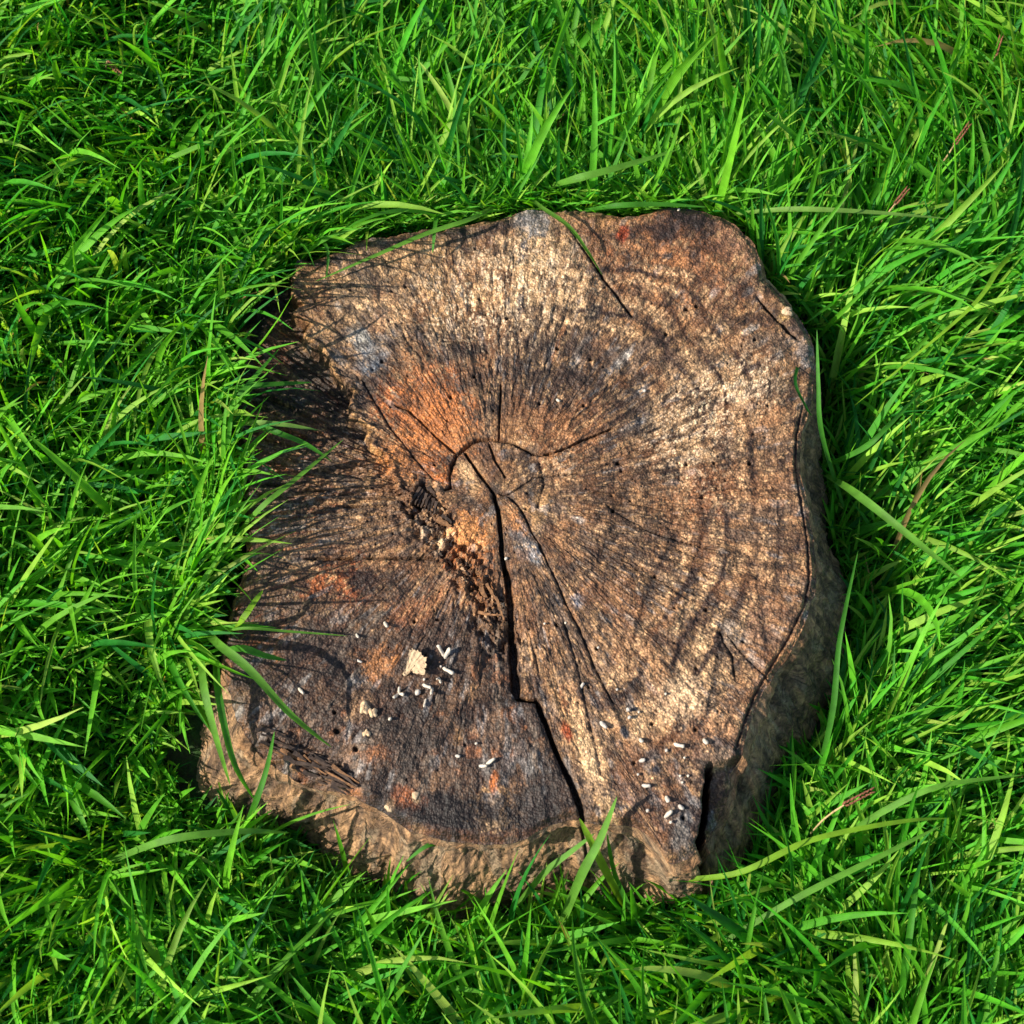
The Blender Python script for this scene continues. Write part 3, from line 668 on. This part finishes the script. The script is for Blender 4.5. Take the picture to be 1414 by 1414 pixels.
sets = [fringe(1000, 31, 118, 172, .03, .08, .05, .0052), fringe(1300, 34, 168, 204, .035, .10, .056, .0055), fringe(300, 35, 120, 207, .09, .17, .125, .0048),
        fringe(2400, 32, 60, 125, .03, .08, .050, .0042), fringe(2800, 33, 60, 200, .03, .08, .05, .0042, False),
        fringe(1100, 36, 195, 255, .015, .05, .030, .0038, False), fringe(1500, 37, -105, 60, .02, .07, .040, .0040, False),
        lay(66000, .02, .065, .038, .0029, .40, .6, 1, K=3, tuft=.5, flat=True),
        lay(28000, .03, .075, .05, .0035, .45, .6, 9, K=3, tuft=.6, x1=-.1, flat=True),
        lay(33000, .04, .13, .074, .0037, .40, .75, 2, K=5),
        lay(9500, .07, .19, .115, .0048, .45, .90, 3, K=7, spread=.75),
        lay(15000, .04, .12, .075, .0050, .45, .75, 4, K=3, flat=True, x0=-1.15, x1=1.15, y0=-1.0, y1=1.25, hole=(.72, -.56, .82)),
        lay(30000, .06, .14, .095, .0105, .45, .75, 5, K=3, flat=True, x0=-3.2, x1=3.2, y0=-2.6, y1=3.6, hole=(1.12, -.97, 1.22))]
Vg, Fg, Cg, Pg = join(sets)
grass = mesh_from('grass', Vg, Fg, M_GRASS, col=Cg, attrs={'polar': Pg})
tag(grass, 'dense green grass growing all round the tree stump', 'grass', kind='stuff')
print('grass quads', len(Fg))

# ------------------------------------------------------------------ single blades that reach over the stump or stand out
def blade_path(pts, width, colr, label, name='grass_blade', K=22, roll=.0, twist=.5, cat='grass blade', group='single grass blades that stand out'):
    """pts: (u, v, z) with z the height above the soil"""
    p = np.array([unproj(a, b, c) for a, b, c in pts])
    n = len(p); t = np.linspace(0, n-1, K+1); q = []
    for tt in t:
        i = min(int(tt), n-2); f = tt-i; a = p[max(i-1, 0)]; b = p[i]; c = p[i+1]; d = p[min(i+2, n-1)]
        q.append(.5*((2*b)+(-a+c)*f+(2*a-5*b+4*c-d)*f*f+(-a+3*b-3*c+d)*f**3))
    q = np.array(q); dr = np.gradient(q, axis=0); dr /= np.linalg.norm(dr, axis=1)[:, None]
    sd0 = np.cross(dr, np.array([0, 0, 1.])); sd0 /= np.linalg.norm(sd0, axis=1)[:, None]; up = np.cross(sd0, dr)
    ss = np.linspace(0, 1, K+1); rl = (roll+twist*ss)[:, None]
    sd1 = sd0*np.cos(rl)+up*np.sin(rl); nn = np.cross(sd1, dr)
    prof = np.interp(ss, [0, .1, .4, .75, .93, 1], [.6, .85, 1, .7, .3, .02])[:, None]; wd = width*.5*prof
    V = np.stack([q-sd1*wd, q-nn*wd*.4, q+sd1*wd], 1).reshape(-1, 3)
    o = q[0].copy(); V = V-o
    k = (np.arange(K)*3)[:, None]; c = np.arange(2)[None]; b = k+c; F = np.stack([b, b+1, b+4, b+3], -1).reshape(-1, 4)
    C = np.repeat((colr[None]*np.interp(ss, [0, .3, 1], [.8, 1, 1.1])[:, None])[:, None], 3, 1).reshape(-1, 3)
    u = np.broadcast_to(np.array([-1., 0, 1])[None], (K+1, 3)); pol = np.stack([u, np.broadcast_to(ss[:, None], (K+1, 3)), 0*u], -1).reshape(-1, 3)
    ob = mesh_from(name, V, F, M_GRASS, col=C, attrs={'polar': pol}); ob.location = o
    return tag(ob, label, cat, group)
h = H
LT = lin((96,150,48)); MD = lin((66,132,34)); YL = lin((124,168,40)); DKG = lin((36,104,30)); PG = lin((120,160,70))
HB = [
 ([(285,870,.07),(300,888,.14),(345,925,.155),(400,985,.14),(458,1032,h+.006)], .0085, LT, 'long broad blade arching down-right over the lower left of the stump'),
 ([(722,262,.05),(745,284,.12),(785,312,.125),(812,348,.12),(832,380,h+.003)], .0062, LT, 'pale blade bending down onto the top edge of the stump'),
 ([(700,270,.06),(660,298,.12),(590,322,.125),(520,352,.120),(432,390,h+.004)], .0052, LT, 'long thin blade sweeping down-left across the upper left edge'),
 ([(605,285,.06),(601,310,.12),(597,350,h+.008)], .005, MD, 'short upright blade tip hanging over the upper left rim'),
 ([(420,330,.06),(445,334,.12),(453,352,.125),(450,386,h+.004)], .0042, MD, 'small hooked blade curling down at the top left corner'),
 ([(290,590,.06),(345,584,.13),(390,586,.135),(440,594,.125)], .0062, PG, 'sunlit flat blade pointing right over the dark left shelf'),
 ([(300,560,.06),(370,592,.14),(420,612,.13),(458,637,.118)], .006, MD, 'green blade slanting down-right just below the sunlit flat one'),
 ([(310,760,.06),(355,706,.14),(410,660,.145),(474,607,.13)], .006, LT, 'long blade rising up-right over the left shelf toward the heart'),
 ([(300,540,.06),(340,534,.13),(385,530,.13),(430,528,.12)], .006, MD, 'dark green blade lying level over the upper left shelf'),
 ([(275,620,.06),(320,560,.14),(352,520,.15),(385,482,.14)], .0065, MD, 'broad blade leaning up-right at the left rim above the shelf'),
 ([(310,870,.06),(330,860,.13),(352,830,.14),(363,815,.135)], .0065, YL, 'short broad yellow green blade at the left rim above the long one'),
 ([(290,885,.06),(330,868,.125),(400,872,.12),(480,878,h+.004)], .003, LT, 'thin wiry stalk lying level across the left of the face'),
 ([(290,905,.06),(330,895,.13),(365,905,.135),(396,912,.128)], .007, MD, 'short blade pointing right beside the base of the long broad one'),
 ([(335,1150,.03),(352,1110,.08),(368,1062,.10),(379,1010,.125)], .006, MD, 'upright blade in front of the splintered lower left corner'),
 ([(278,880,.06),(280,940,.13),(296,1010,.12),(318,1085,.08)], .008, LT, 'broad blade drooping down in front of the left root flare'),
 ([(298,900,.06),(302,960,.13),(322,1050,.11),(352,1105,.07)], .007, MD, 'blade drooping beside the left root flare, right of the broad one'),
 ([(770,1290,.02),(802,1210,.08),(828,1160,.105),(852,1100,.13)], .0088, LT, 'broad blade rising up-right in front of the lower rim'),
 ([(862,1250,.02),(835,1200,.07),(815,1160,.1),(800,1130,.115)], .008, YL, 'broad blade rising up-left that crosses the one at the lower rim'),
 ([(714,1250,.03),(752,1205,.07),(790,1175,.09),(822,1150,.1)], .006, LT, 'thin blade slanting up-right under the bark arch'),
 ([(1165,700,.03),(1135,600,.10),(1130,530,.13),(1128,455,.15)], .005, MD, 'thin blade standing against the right rim'),
 ([(1120,470,.05),(1098,520,.12),(1112,560,.11),(1122,575,.10)], .0035, DKG, 'fine dark blade looping over the upper right rim'),
 ([(1140,655,.03),(1180,680,.09),(1250,735,.11),(1332,802,.09)], .009, LT, 'long bright blade pointing down-right beside the right rim'),
 ([(1135,645,.03),(1190,620,.08),(1225,590,.10),(1290,520,.09)], .006, MD, 'blade pointing up-right from the tuft beside the right rim'),
 ([(985,300,.05),(1080,289,.12),(1190,292,.13),(1310,302,.11)], .0065, PG, 'long pale level blade beyond the top right corner'),
 ([(740,262,.06),(790,248,.12),(850,232,.13),(935,207,.12)], .0095, LT, 'broad blade pointing right above the top edge of the stump'),
 ([(800,292,.08),(850,284,.12),(910,282,.12),(975,286,.115)], .0065, MD, 'flat blade lying level along the top rim'),
 ([(930,1215,.03),(1020,1205,.08),(1120,1160,.10),(1240,1135,.10),(1310,1130,.08)], .0058, YL, 'long yellow green blade below the right root, pointing right'),
 ([(1160,1160,.03),(1220,1120,.08),(1300,1085,.11),(1414,1070,.10)], .0062, LT, 'broad bright blade at the right edge of the lawn below the stump'),
 ([(1000,1300,.03),(1100,1240,.08),(1220,1180,.10),(1300,1140,.10)], .006, LT, 'broad pale blade slanting up-right in the lower right grass'),
 ([(1130,1070,.03),(1150,980,.08),(1160,880,.11),(1185,760,.12)], .006, MD, 'tall blade rising in the shade right of the stump'),
 ([(880,1275,.02),(850,1210,.05),(838,1150,.11)], .005, MD, 'slim blade standing under the lower rim'),
 ([(640,1190,.03),(600,1165,.07),(560,1190,.06)], .005, MD, 'small bowed blade in front of the lower bark'),
 ([(150,1190,.05),(230,1160,.11),(330,1148,.10),(400,1150,.07)], .007, LT, 'broad pale blade lying level below the left root'),
 ([(1414,330,.03),(1380,370,.12),(1335,430,.15),(1180,560,.13)], .006, YL, 'long bright stalk slanting down-left at the right side'),
]
for pts, wd, c, lb in HB: blade_path(pts, wd, c, lb, roll=random.uniform(-.3, .2), twist=random.uniform(-.4, .5))

# ------------------------------------------------------------------ fungi on the face
def tube_mesh(name, paths, mat, parent=None, seg=10):
    """rounded pegs: each path is a list of (x,y,z,r) local points"""
    Vs, Fs, o = [], [], 0
    for path in paths:
        p = np.array(path, float); n = len(p); t = np.linspace(0, n-1, (n-1)*4+1)
        q = np.stack([np.interp(t, range(n), p[:, k]) for k in range(4)], -1)
        c = q[:, :3].copy(); Vs0 = o*.13+len(name)
        for _ in range(3): c[1:-1] = (c[:-2]+2*c[1:-1]+c[2:])/4
        d = np.gradient(c, axis=0); d /= np.linalg.norm(d, axis=1)[:, None]+1e-9
        # hemispherical caps
        rows = []; r0, r1 = q[0, 3], q[-1, 3]
        for a in (80, 55, 28): rows.append((c[0]-d[0]*r0*math.sin(math.radians(a)), d[0], r0*math.cos(math.radians(a))))
        for k in range(len(c)): rows.append((c[k], d[k], q[k, 3]))
        for a in (28, 55, 80): rows.append((c[-1]+d[-1]*r1*math.sin(math.radians(a)), d[-1], r1*math.cos(math.radians(a))))
        for cc, dd, rr in rows:
            a = np.cross(dd, [0.31, 0.12, 1.0] if abs(dd[2]) < .9 else [1, 0, 0]); a /= np.linalg.norm(a); b = np.cross(dd, a)
            for k in range(seg):
                an = 2*math.pi*k/seg; w_ = rr*(1+.16*math.sin(2*an+Vs0*7+cc[0]*900)+.10*math.sin(3*an+cc[1]*1700+Vs0)); Vs.append(cc+(a*math.cos(an)+b*math.sin(an))*w_)
        Fs.append(grid_faces(len(rows), seg, True)+o)
        o = len(Vs)
    return mesh_from(name, np.array(Vs), np.concatenate(Fs), mat, parent)

def pxm(u, v, du, dv):
    """a step of (du,dv) photo pixels on the face, in metres"""
    a = unproj(u, v, H); b = unproj(u+du, v+dv, H); return (b-a)[:2]

def peg(u0, v0, u1, v1, r, label, lift=.004, mat=None, name='mushroom', extra=()):
    """a short white fungus from (u0,v0) to (u1,v1); r in px"""
    z = face_z((u0+u1)/2, (v0+v1)/2); z = min(z, H+.004)
    o = unproj(u0, v0, z); m = r*.00066
    e = unproj(u1, v1, z)-o
    path = [(0, 0, m*.2, m*.8), (e[0]*.5, e[1]*.5, m*.6+lift*.5, m), (e[0], e[1], m*.8+lift, m*.95)]
    if math.hypot(u1-u0, v1-v0) < 3: path = [(0, 0, -m*.3, m*.5), (e[0]*.5, e[1]*.5, m+lift*.4, m*.8), (e[0], e[1], m+lift*.8, m)]
    ps = [path]
    for (a, b, rr) in extra:
        q = unproj(a, b, z)-o; ps.append([path[0], (q[0]*.5, q[1]*.5, m*.7+lift*.4, rr*.0006), (q[0], q[1], m+lift, rr*.00071)])
    ob = tube_mesh(name, ps, mat or M_FUNGUS); ob.location = o
    return tag(ob, label, 'fungus', 'white fungi dotted over the stump')

FUNGI = [
 (615,908,621,900,3.0,'white V-shaped fungus right of the cream fan fungus',.006,[(606,896,2.6)]),
 (613,923,625,932,2.7,'white peg fungus below the V-shaped one, pointing down-right',.005,[]),
 (608,920,609,921,1.6,'tiny grey ball fungus between the V-shaped one and the peg below it',.001,[]),
 (606,936,609,945,1.5,'thin branched white fungus below the two pegs right of the fan',.005,[(604,940,1.3)]),
 (585,946,594,951,2.5,'stubby white peg fungus just under the right foot of the fan',.003,[]),
 (576,956,577,957,4.3,'round pale ball fungus, the biggest of the dots below the fan',.0,[]),
 (597,951,596,960,2.2,'upright cream peg fungus right of the round ball',.005,[]),
 (551,958,552,952,2.3,'three-lobed white fungus left of the round ball',.004,[(545,965,2.0),(557,961,2.2)]),
 (588,966,586,976,1.8,'small knobbly white fungus lowest of the cluster under the fan',.002,[]),
 (585,938,586,939,2.0,'white bead fungus touching the right foot of the fan',.001,[]),
 (531,860,535,867,2.3,'lone white peg fungus up-left of the fan',.004,[]),
 (492,876,495,881,1.7,'small curved white fungus beside the thin wiry stalk',.002,[]),
 (492,911,499,915,1.9,'faint pale fungus on the orange streak left of the fan',.001,[]),
 (413,951,419,958,2.2,'white peg fungus beside the long broad blade, farthest left',.002,[]),
 (673,1055,682,1050,2.5,'white peg fungus by the lower centre, right one of a pair',.004,[]),
 (663,1058,671,1059,2.4,'white peg fungus by the lower centre, left one of a pair',.003,[]),
 (630,1044,634,1045,2.2,'pale bead fungus on the lower slab, left of the pair of pegs',.001,[]),
 (658,1026,658,1028,2.0,'cream bead fungus on the lower slab, above the pair of pegs',.003,[]),
 (538,993,539,994,2.6,'cream dot fungus right of the tan crust on the dark slab',.002,[]),
 (698,772,699,773,2.6,'cream ball sitting at the edge of the main crack',.002,[]),
 (830,998,836,1005,3.0,'fat white peg fungus right of the lower crack, on the pale wood',.002,[]),
 (866,982,867,981,2.8,'round white fungus upper one of two touching dots by the pale patch',.003,[]),
 (868,991,869,992,2.8,'round white fungus lower one of two touching dots by the pale patch',.002,[]),
 (881,983,882,984,1.6,'pinhead white fungus just right of the two touching dots',.001,[]),
 (884,1021,886,1025,2.5,'white dot fungus with a dark hole beside it, middle of the lower right face',.002,[]),
 (932,1028,942,1032,2.9,'long white fungus lying level near the lower right corner',.003,[]),
 (972,1022,975,1027,2.8,'white fungus at the dark hole left of the small knot',.002,[]),
 (919,1036,920,1037,2.4,'grey dot fungus down-left of the long level one',.001,[]),
 (884,1051,889,1050,2.5,'pale oval fungus above the blue-black spot',.001,[]),
 (944,1046,945,1047,1.7,'pinhead fungus below the long level one',.001,[]),
 (880,1069,881,1070,1.8,'grey pinhead fungus left of the blue-black spot',.001,[]),
 (938,1071,939,1072,1.8,'left one of two pinhead fungi near the dark slot',.001,[]),
 (949,1071,950,1072,1.8,'right one of two pinhead fungi near the dark slot',.001,[]),
 (888,1085,896,1086,2.6,'pale oval fungus above the shadow of the hooked blade',.002,[]),
 (941,1080,942,1081,1.8,'pinhead fungus directly under the two pinheads by the slot',.001,[]),
 (920,1101,922,1107,2.8,'upright white fungus at the middle of the lowest corner',.002,[]),
 (893,1119,894,1120,2.5,'grey ball fungus left in the lowest corner',.001,[]),
 (919,1128,926,1122,2.8,'white peg fungus slanting up-right in the lowest corner',.003,[]),
 (925,1135,926,1136,2.2,'white dot fungus lowest of all on the corner',.001,[]),
 (938,1113,942,1117,2.7,'pale blob fungus beside the worm hole in the lowest corner',.001,[]),
 (918,958,919,959,1.9,'pinhead white fungus on the creamy wood above the corner',.001,[]),
 (851,952,852,953,1.8,'grey pinhead fungus left of the creamy wood',.001,[]),
 (802,951,805,946,2.2,'small pale fungus beside a hole right of the main crack',.003,[]),
 (825,894,826,895,1.9,'grey pinhead fungus amid the fine grain right of the crack',.001,[]),
 (751,861,752,862,1.7,'left one of two pinheads beside the main crack',.001,[]),
 (780,860,781,861,1.8,'right one of two pinheads beside the main crack',.001,[]),
 (888,540,890,541,2.6,'lone cream bead fungus on the grey streak of the upper right face',.001,[]),
 (936,291,937,292,2.4,'lone cream bead on the burnt patch at the top rim',.002,[]),
 (769,552,772,555,2.0,'tiny tan bead on the brown wood above the heart ring',.001,[]),
]
for u0, v0, u1, v1, r, lb, lf, ex in FUNGI:
    peg(u0, v0, u1, v1, r, lb, lf, M_FUNGUS_GREY if ('grey' in lb or 'pale' in lb) else M_FUNGUS, extra=ex)

# the fan: a thin lobed bracket standing on a foot, ribbed from foot to rim
def fan_fungus():
    z = face_z(570, 925); foot = unproj(560, 931, z)
    root = thing('fan_fungus', 'cream fan-shaped fungus with a lobed edge on the dark lower left slab', 'fungus', foot, None)
    ctr = np.array([561.0, 930.0])
    out = [(558,932),(562,920),(565,910),(566,902),(570,900),(574,903),(578,902),(582,907),(586,911),(590,913),(589,918),(590,923),(587,927),(589,932),(584,936),(579,934),(573,932),(568,929),(562,934)]
    n = len(out); Ka = n*6; rim = []
    for i in range(Ka):
        a = i/6; k = int(a); f = a-k; p0, p1 = np.array(out[k % n], float), np.array(out[(k+1) % n], float)
        q = p0*(1-f)+p1*f; lob = 1+.05*math.sin(i*1.1)+.04*math.sin(i*.47+1)
        rim.append((q-np.array([572, 919]))*lob+np.array([572, 919]))
    c0 = np.array([572., 919.]); NRr = 9; V = []
    def hz(q, t):
        d = np.hypot(*(q-ctr))/32
        return .0035+.0075*min(d, 1.1)
    for layer in (0, 1):
        for j in range(NRr+1):
            t = (j+.001)/NRr
            for i in range(Ka):
                q = c0+(rim[i]-c0)*t
                w3 = unproj(q[0], q[1], z)-foot
                an = math.atan2(q[1]-ctr[1], q[0]-ctr[0])
                rib = .0005*math.sin(an*27+1.3*math.sin(an*9))*min(1, t*2)+.0012*(float(vnoise(np.array(q[0]/3.5), np.array(q[1]/3.5), 2))-.5)
                zz = hz(q, t)+rib*(1-layer) - layer*.0017*(1-t**6) - (.001*t**4 if layer == 0 else 0)
                V.append((w3[0], w3[1], zz))
    F = grid_faces(NRr+1, Ka, True); F2 = F[:, ::-1]+(NRr+1)*Ka
    last = (NRr*Ka+np.arange(Ka)); l2 = last+(NRr+1)*Ka
    Fr = np.stack([last, np.roll(last, -1), np.roll(l2, -1), l2], -1)
    mesh_from('cap', np.array(V), np.concatenate([F, F2, Fr]), M_FAN, root)
    ft = unproj(559, 931, z)-foot; e = unproj(572, 922, z)-foot
    tube_mesh('foot', [[(ft[0], ft[1], .001, .0019), (e[0]*.4, e[1]*.4, .003, .0014), (e[0], e[1], .0065, .001)]], M_FAN, root)
fan_fungus()

def crust(u, v, r, label, seed, hgt=.002, mat=None):
    """ragged flat growth"""
    r_ = np.random.default_rng(seed); z = face_z(u, v); o = unproj(u, v, z); m = r*.00071
    n = 26; ra = 1+.45*(np.array([vnoise(np.array(math.cos(a)*1.7+seed), np.array(math.sin(a)*1.7+seed), seed % 5) for a in np.linspace(0, 2*math.pi, n, endpoint=False)])-.5)*2
    V = []
    for j, (t, zz) in enumerate([(0.02, 1.0), (.35, .95), (.7, .8), (.95, .35), (1.0, -.6)]):
        for i in range(n):
            a = 2*math.pi*i/n; V.append((m*t*ra[i]*math.cos(a), m*t*ra[i]*math.sin(a), hgt*(zz+.35*(r_.random()-.5)) ))
    ob = mesh_from('crust_fungus', np.array(V), grid_faces(5, n, True), mat or M_CRUST); ob.location = o
    return tag(ob, label, 'fungus')
crust(503, 979, 8.5, 'ragged peach-coloured crust down-left of the fan fungus', 3, .004)
crust(514, 984, 6, 'hollow brown crust right of the peach one', 8, .003)
crust(506, 1012, 4.6, 'small round tan disc below the peach crust', 5, .002)
crust(538, 1114, 7.5, 'cream crust at the burnt lower rim, left one', 6, .0025, M_FAN)
crust(574, 1098, 5.5, 'cream crust near the lower rim, right of and above the other', 9, .002, M_FAN)
crust(1087, 431, 8, 'yellowish broken chip at the upper right edge', 12, .004, M_FAN)

# ------------------------------------------------------------------ parts of the stump: rotten knot, splinters, side block
def strip(name, u0, v0, u1, v1, w0, dz0, dz1, mat, thick=.002, jag=.3, seed=0, parent=stump):
    """a splinter of wood: a tapering bar with a broken end"""
    r_ = random.Random(seed); z0 = face_z(u0, v0)+dz0; z1 = face_z(u1, v1)+dz1
    a = unproj(u0, v0, z0); b = unproj(u1, v1, z1); d = b-a; L = np.linalg.norm(d); d = d/L
    sd_ = np.cross(d, [0, 0, 1.]); sd_ /= np.linalg.norm(sd_); up = np.cross(sd_, d)
    m = w0*.00071*.5; V = []
    N = 6
    for k in range(N+1):
        t = k/N; w1 = m*(1-.65*t)*(1+jag*(r_.random()-.5)); off = sd_*m*(r_.random()-.5)*.8
        c = a+d*L*t+off; h2 = thick*.5*(1-.5*t)
        for (sx, sz) in ((-1, -1), (1, -1), (1, 1), (-1, 1)): V.append(c+sd_*w1*sx+up*h2*sz)
    F = list(map(tuple, grid_faces(N+1, 4, True))) + [(3, 2, 1, 0), (N*4, N*4+1, N*4+2, N*4+3)]
    return mesh_from(name, np.array(V), np.array(F), mat, parent, smooth=False)
k = 0
# knot: the ribbed dark lump of rotten wood left of the heart
for i in range(8):
    t = i/7; u = 571+t*26; v = 688+t*16
    strip('splinter', u+9-4*t, v-14+3*t, u-3+5*t, v+5+2*t, 4.6, .006+.002*math.sin(i*2.1), .004, M_SPLINTER, .005, .3, i)
for i, (u0, v0, u1, v1, w_) in enumerate([(592,672,602,686,6),(604,716,622,728,9),(610,712,624,722,5)]):
    strip('splinter', u0, v0, u1, v1, w_, .004, .003, M_SPLINTER if i % 2 == 0 else M_SPLINTER_L, .004, .5, 20+i)
r_ = random.Random(4)
for i in range(64):                      # crumbled wood in the rotten channel
    t = r_.random(); u = 590+t*100+r_.gauss(0, 9); v = 712+t*140+r_.gauss(0, 9); a = r_.gauss(1.0, .6); L = r_.uniform(3, 10)
    strip('splinter', u, v, u+math.cos(a)*L, v+math.sin(a)*L, r_.uniform(2, 5), r_.uniform(-.001, .002), r_.uniform(-.002, .003), r_.choice([M_SPLINTER, M_SPLINTER_L, M_CHIP]), r_.uniform(.001, .003), .6, 50+i)
for i in range(42):                      # shredded layers in the lower left corner
    t = r_.random(); u = 352+t*110; v = 1008+t*66+r_.uniform(-16, 20); a = r_.gauss(.45, .16); L = r_.uniform(18, 50)
    strip('splinter', u, v, u+math.cos(a)*L, v+math.sin(a)*L, r_.uniform(2, 6), r_.uniform(.002, .008), r_.uniform(-.001, .004), r_.choice([M_SPLINTER, M_SPLINTER, M_SPLINTER_L]), r_.uniform(.0015, .003), .5, 120+i)
for (u0, v0, u1, v1, w_) in [(664,812,688,852,6),(672,806,690,838,4),(660,846,692,850,4),(684,824,696,856,4)]:
    strip('splinter', u0, v0, u1, v1, w_, .005, .004, M_SPLINTER_L, .002, .4, 300+int(u0))

# ------------------------------------------------------------------ seed heads
def seed_stalk(pts, hu0, hv0, hu1, hv1, z, label):
    p = np.array([unproj(a, b, c) for a, b, c in pts]); o = p[0]
    root = thing('seed_stalk', label, 'seed head', o, 'brown seed heads in the grass')
    tube_mesh('stem', [[(*(q-o), .0009) for q in p]], M_STRAW, root, 6)
    a = unproj(hu0, hv0, z)-o; b = unproj(hu1, hv1, z+.006)-o; d = b-a; Vp = []
    rr = random.Random(int(hu0))
    for i in range(15):
        t = i/14; c = a+d*t; sgn = 1 if i % 2 else -1; dn = d/np.linalg.norm(d); sdv = np.cross(dn, [0, 0, 1.])
        q = c+sdv*sgn*.0012; e = q+dn*.004+sdv*sgn*.0009+np.array([0, 0, rr.uniform(-.001, .001)])
        Vp.append([(*q, .0009), (*((q+e)/2), .0012*(1-.4*t)), (*e, .0004)])
    tube_mesh('seed_head', Vp, M_SEED, root, 6)
seed_stalk([(1120,1150,.04),(1140,1128,.09),(1165,1112,.12)], 1165, 1112, 1204, 1092, .12, 'short brown seed head in the lower right grass')
seed_stalk([(1290,240,.05),(1305,220,.1),(1318,200,.125)], 1318, 200, 1338, 172, .125, 'reddish seed head in the upper right grass')
seed_stalk([(1215,310,.05),(1228,292,.1),(1236,282,.12)], 1236, 282, 1252, 262, .12, 'brown seed head near the top right corner of the stump')
seed_stalk([(1362,110,.05),(1370,90,.1),(1374,78,.12)], 1374, 78, 1382, 52, .12, 'small brown seed head at the far top right')
seed_stalk([(150,110,.05),(146,95,.1),(148,85,.12)], 148, 85, 166, 102, .12, 'dark seed spike among the upper left grass')
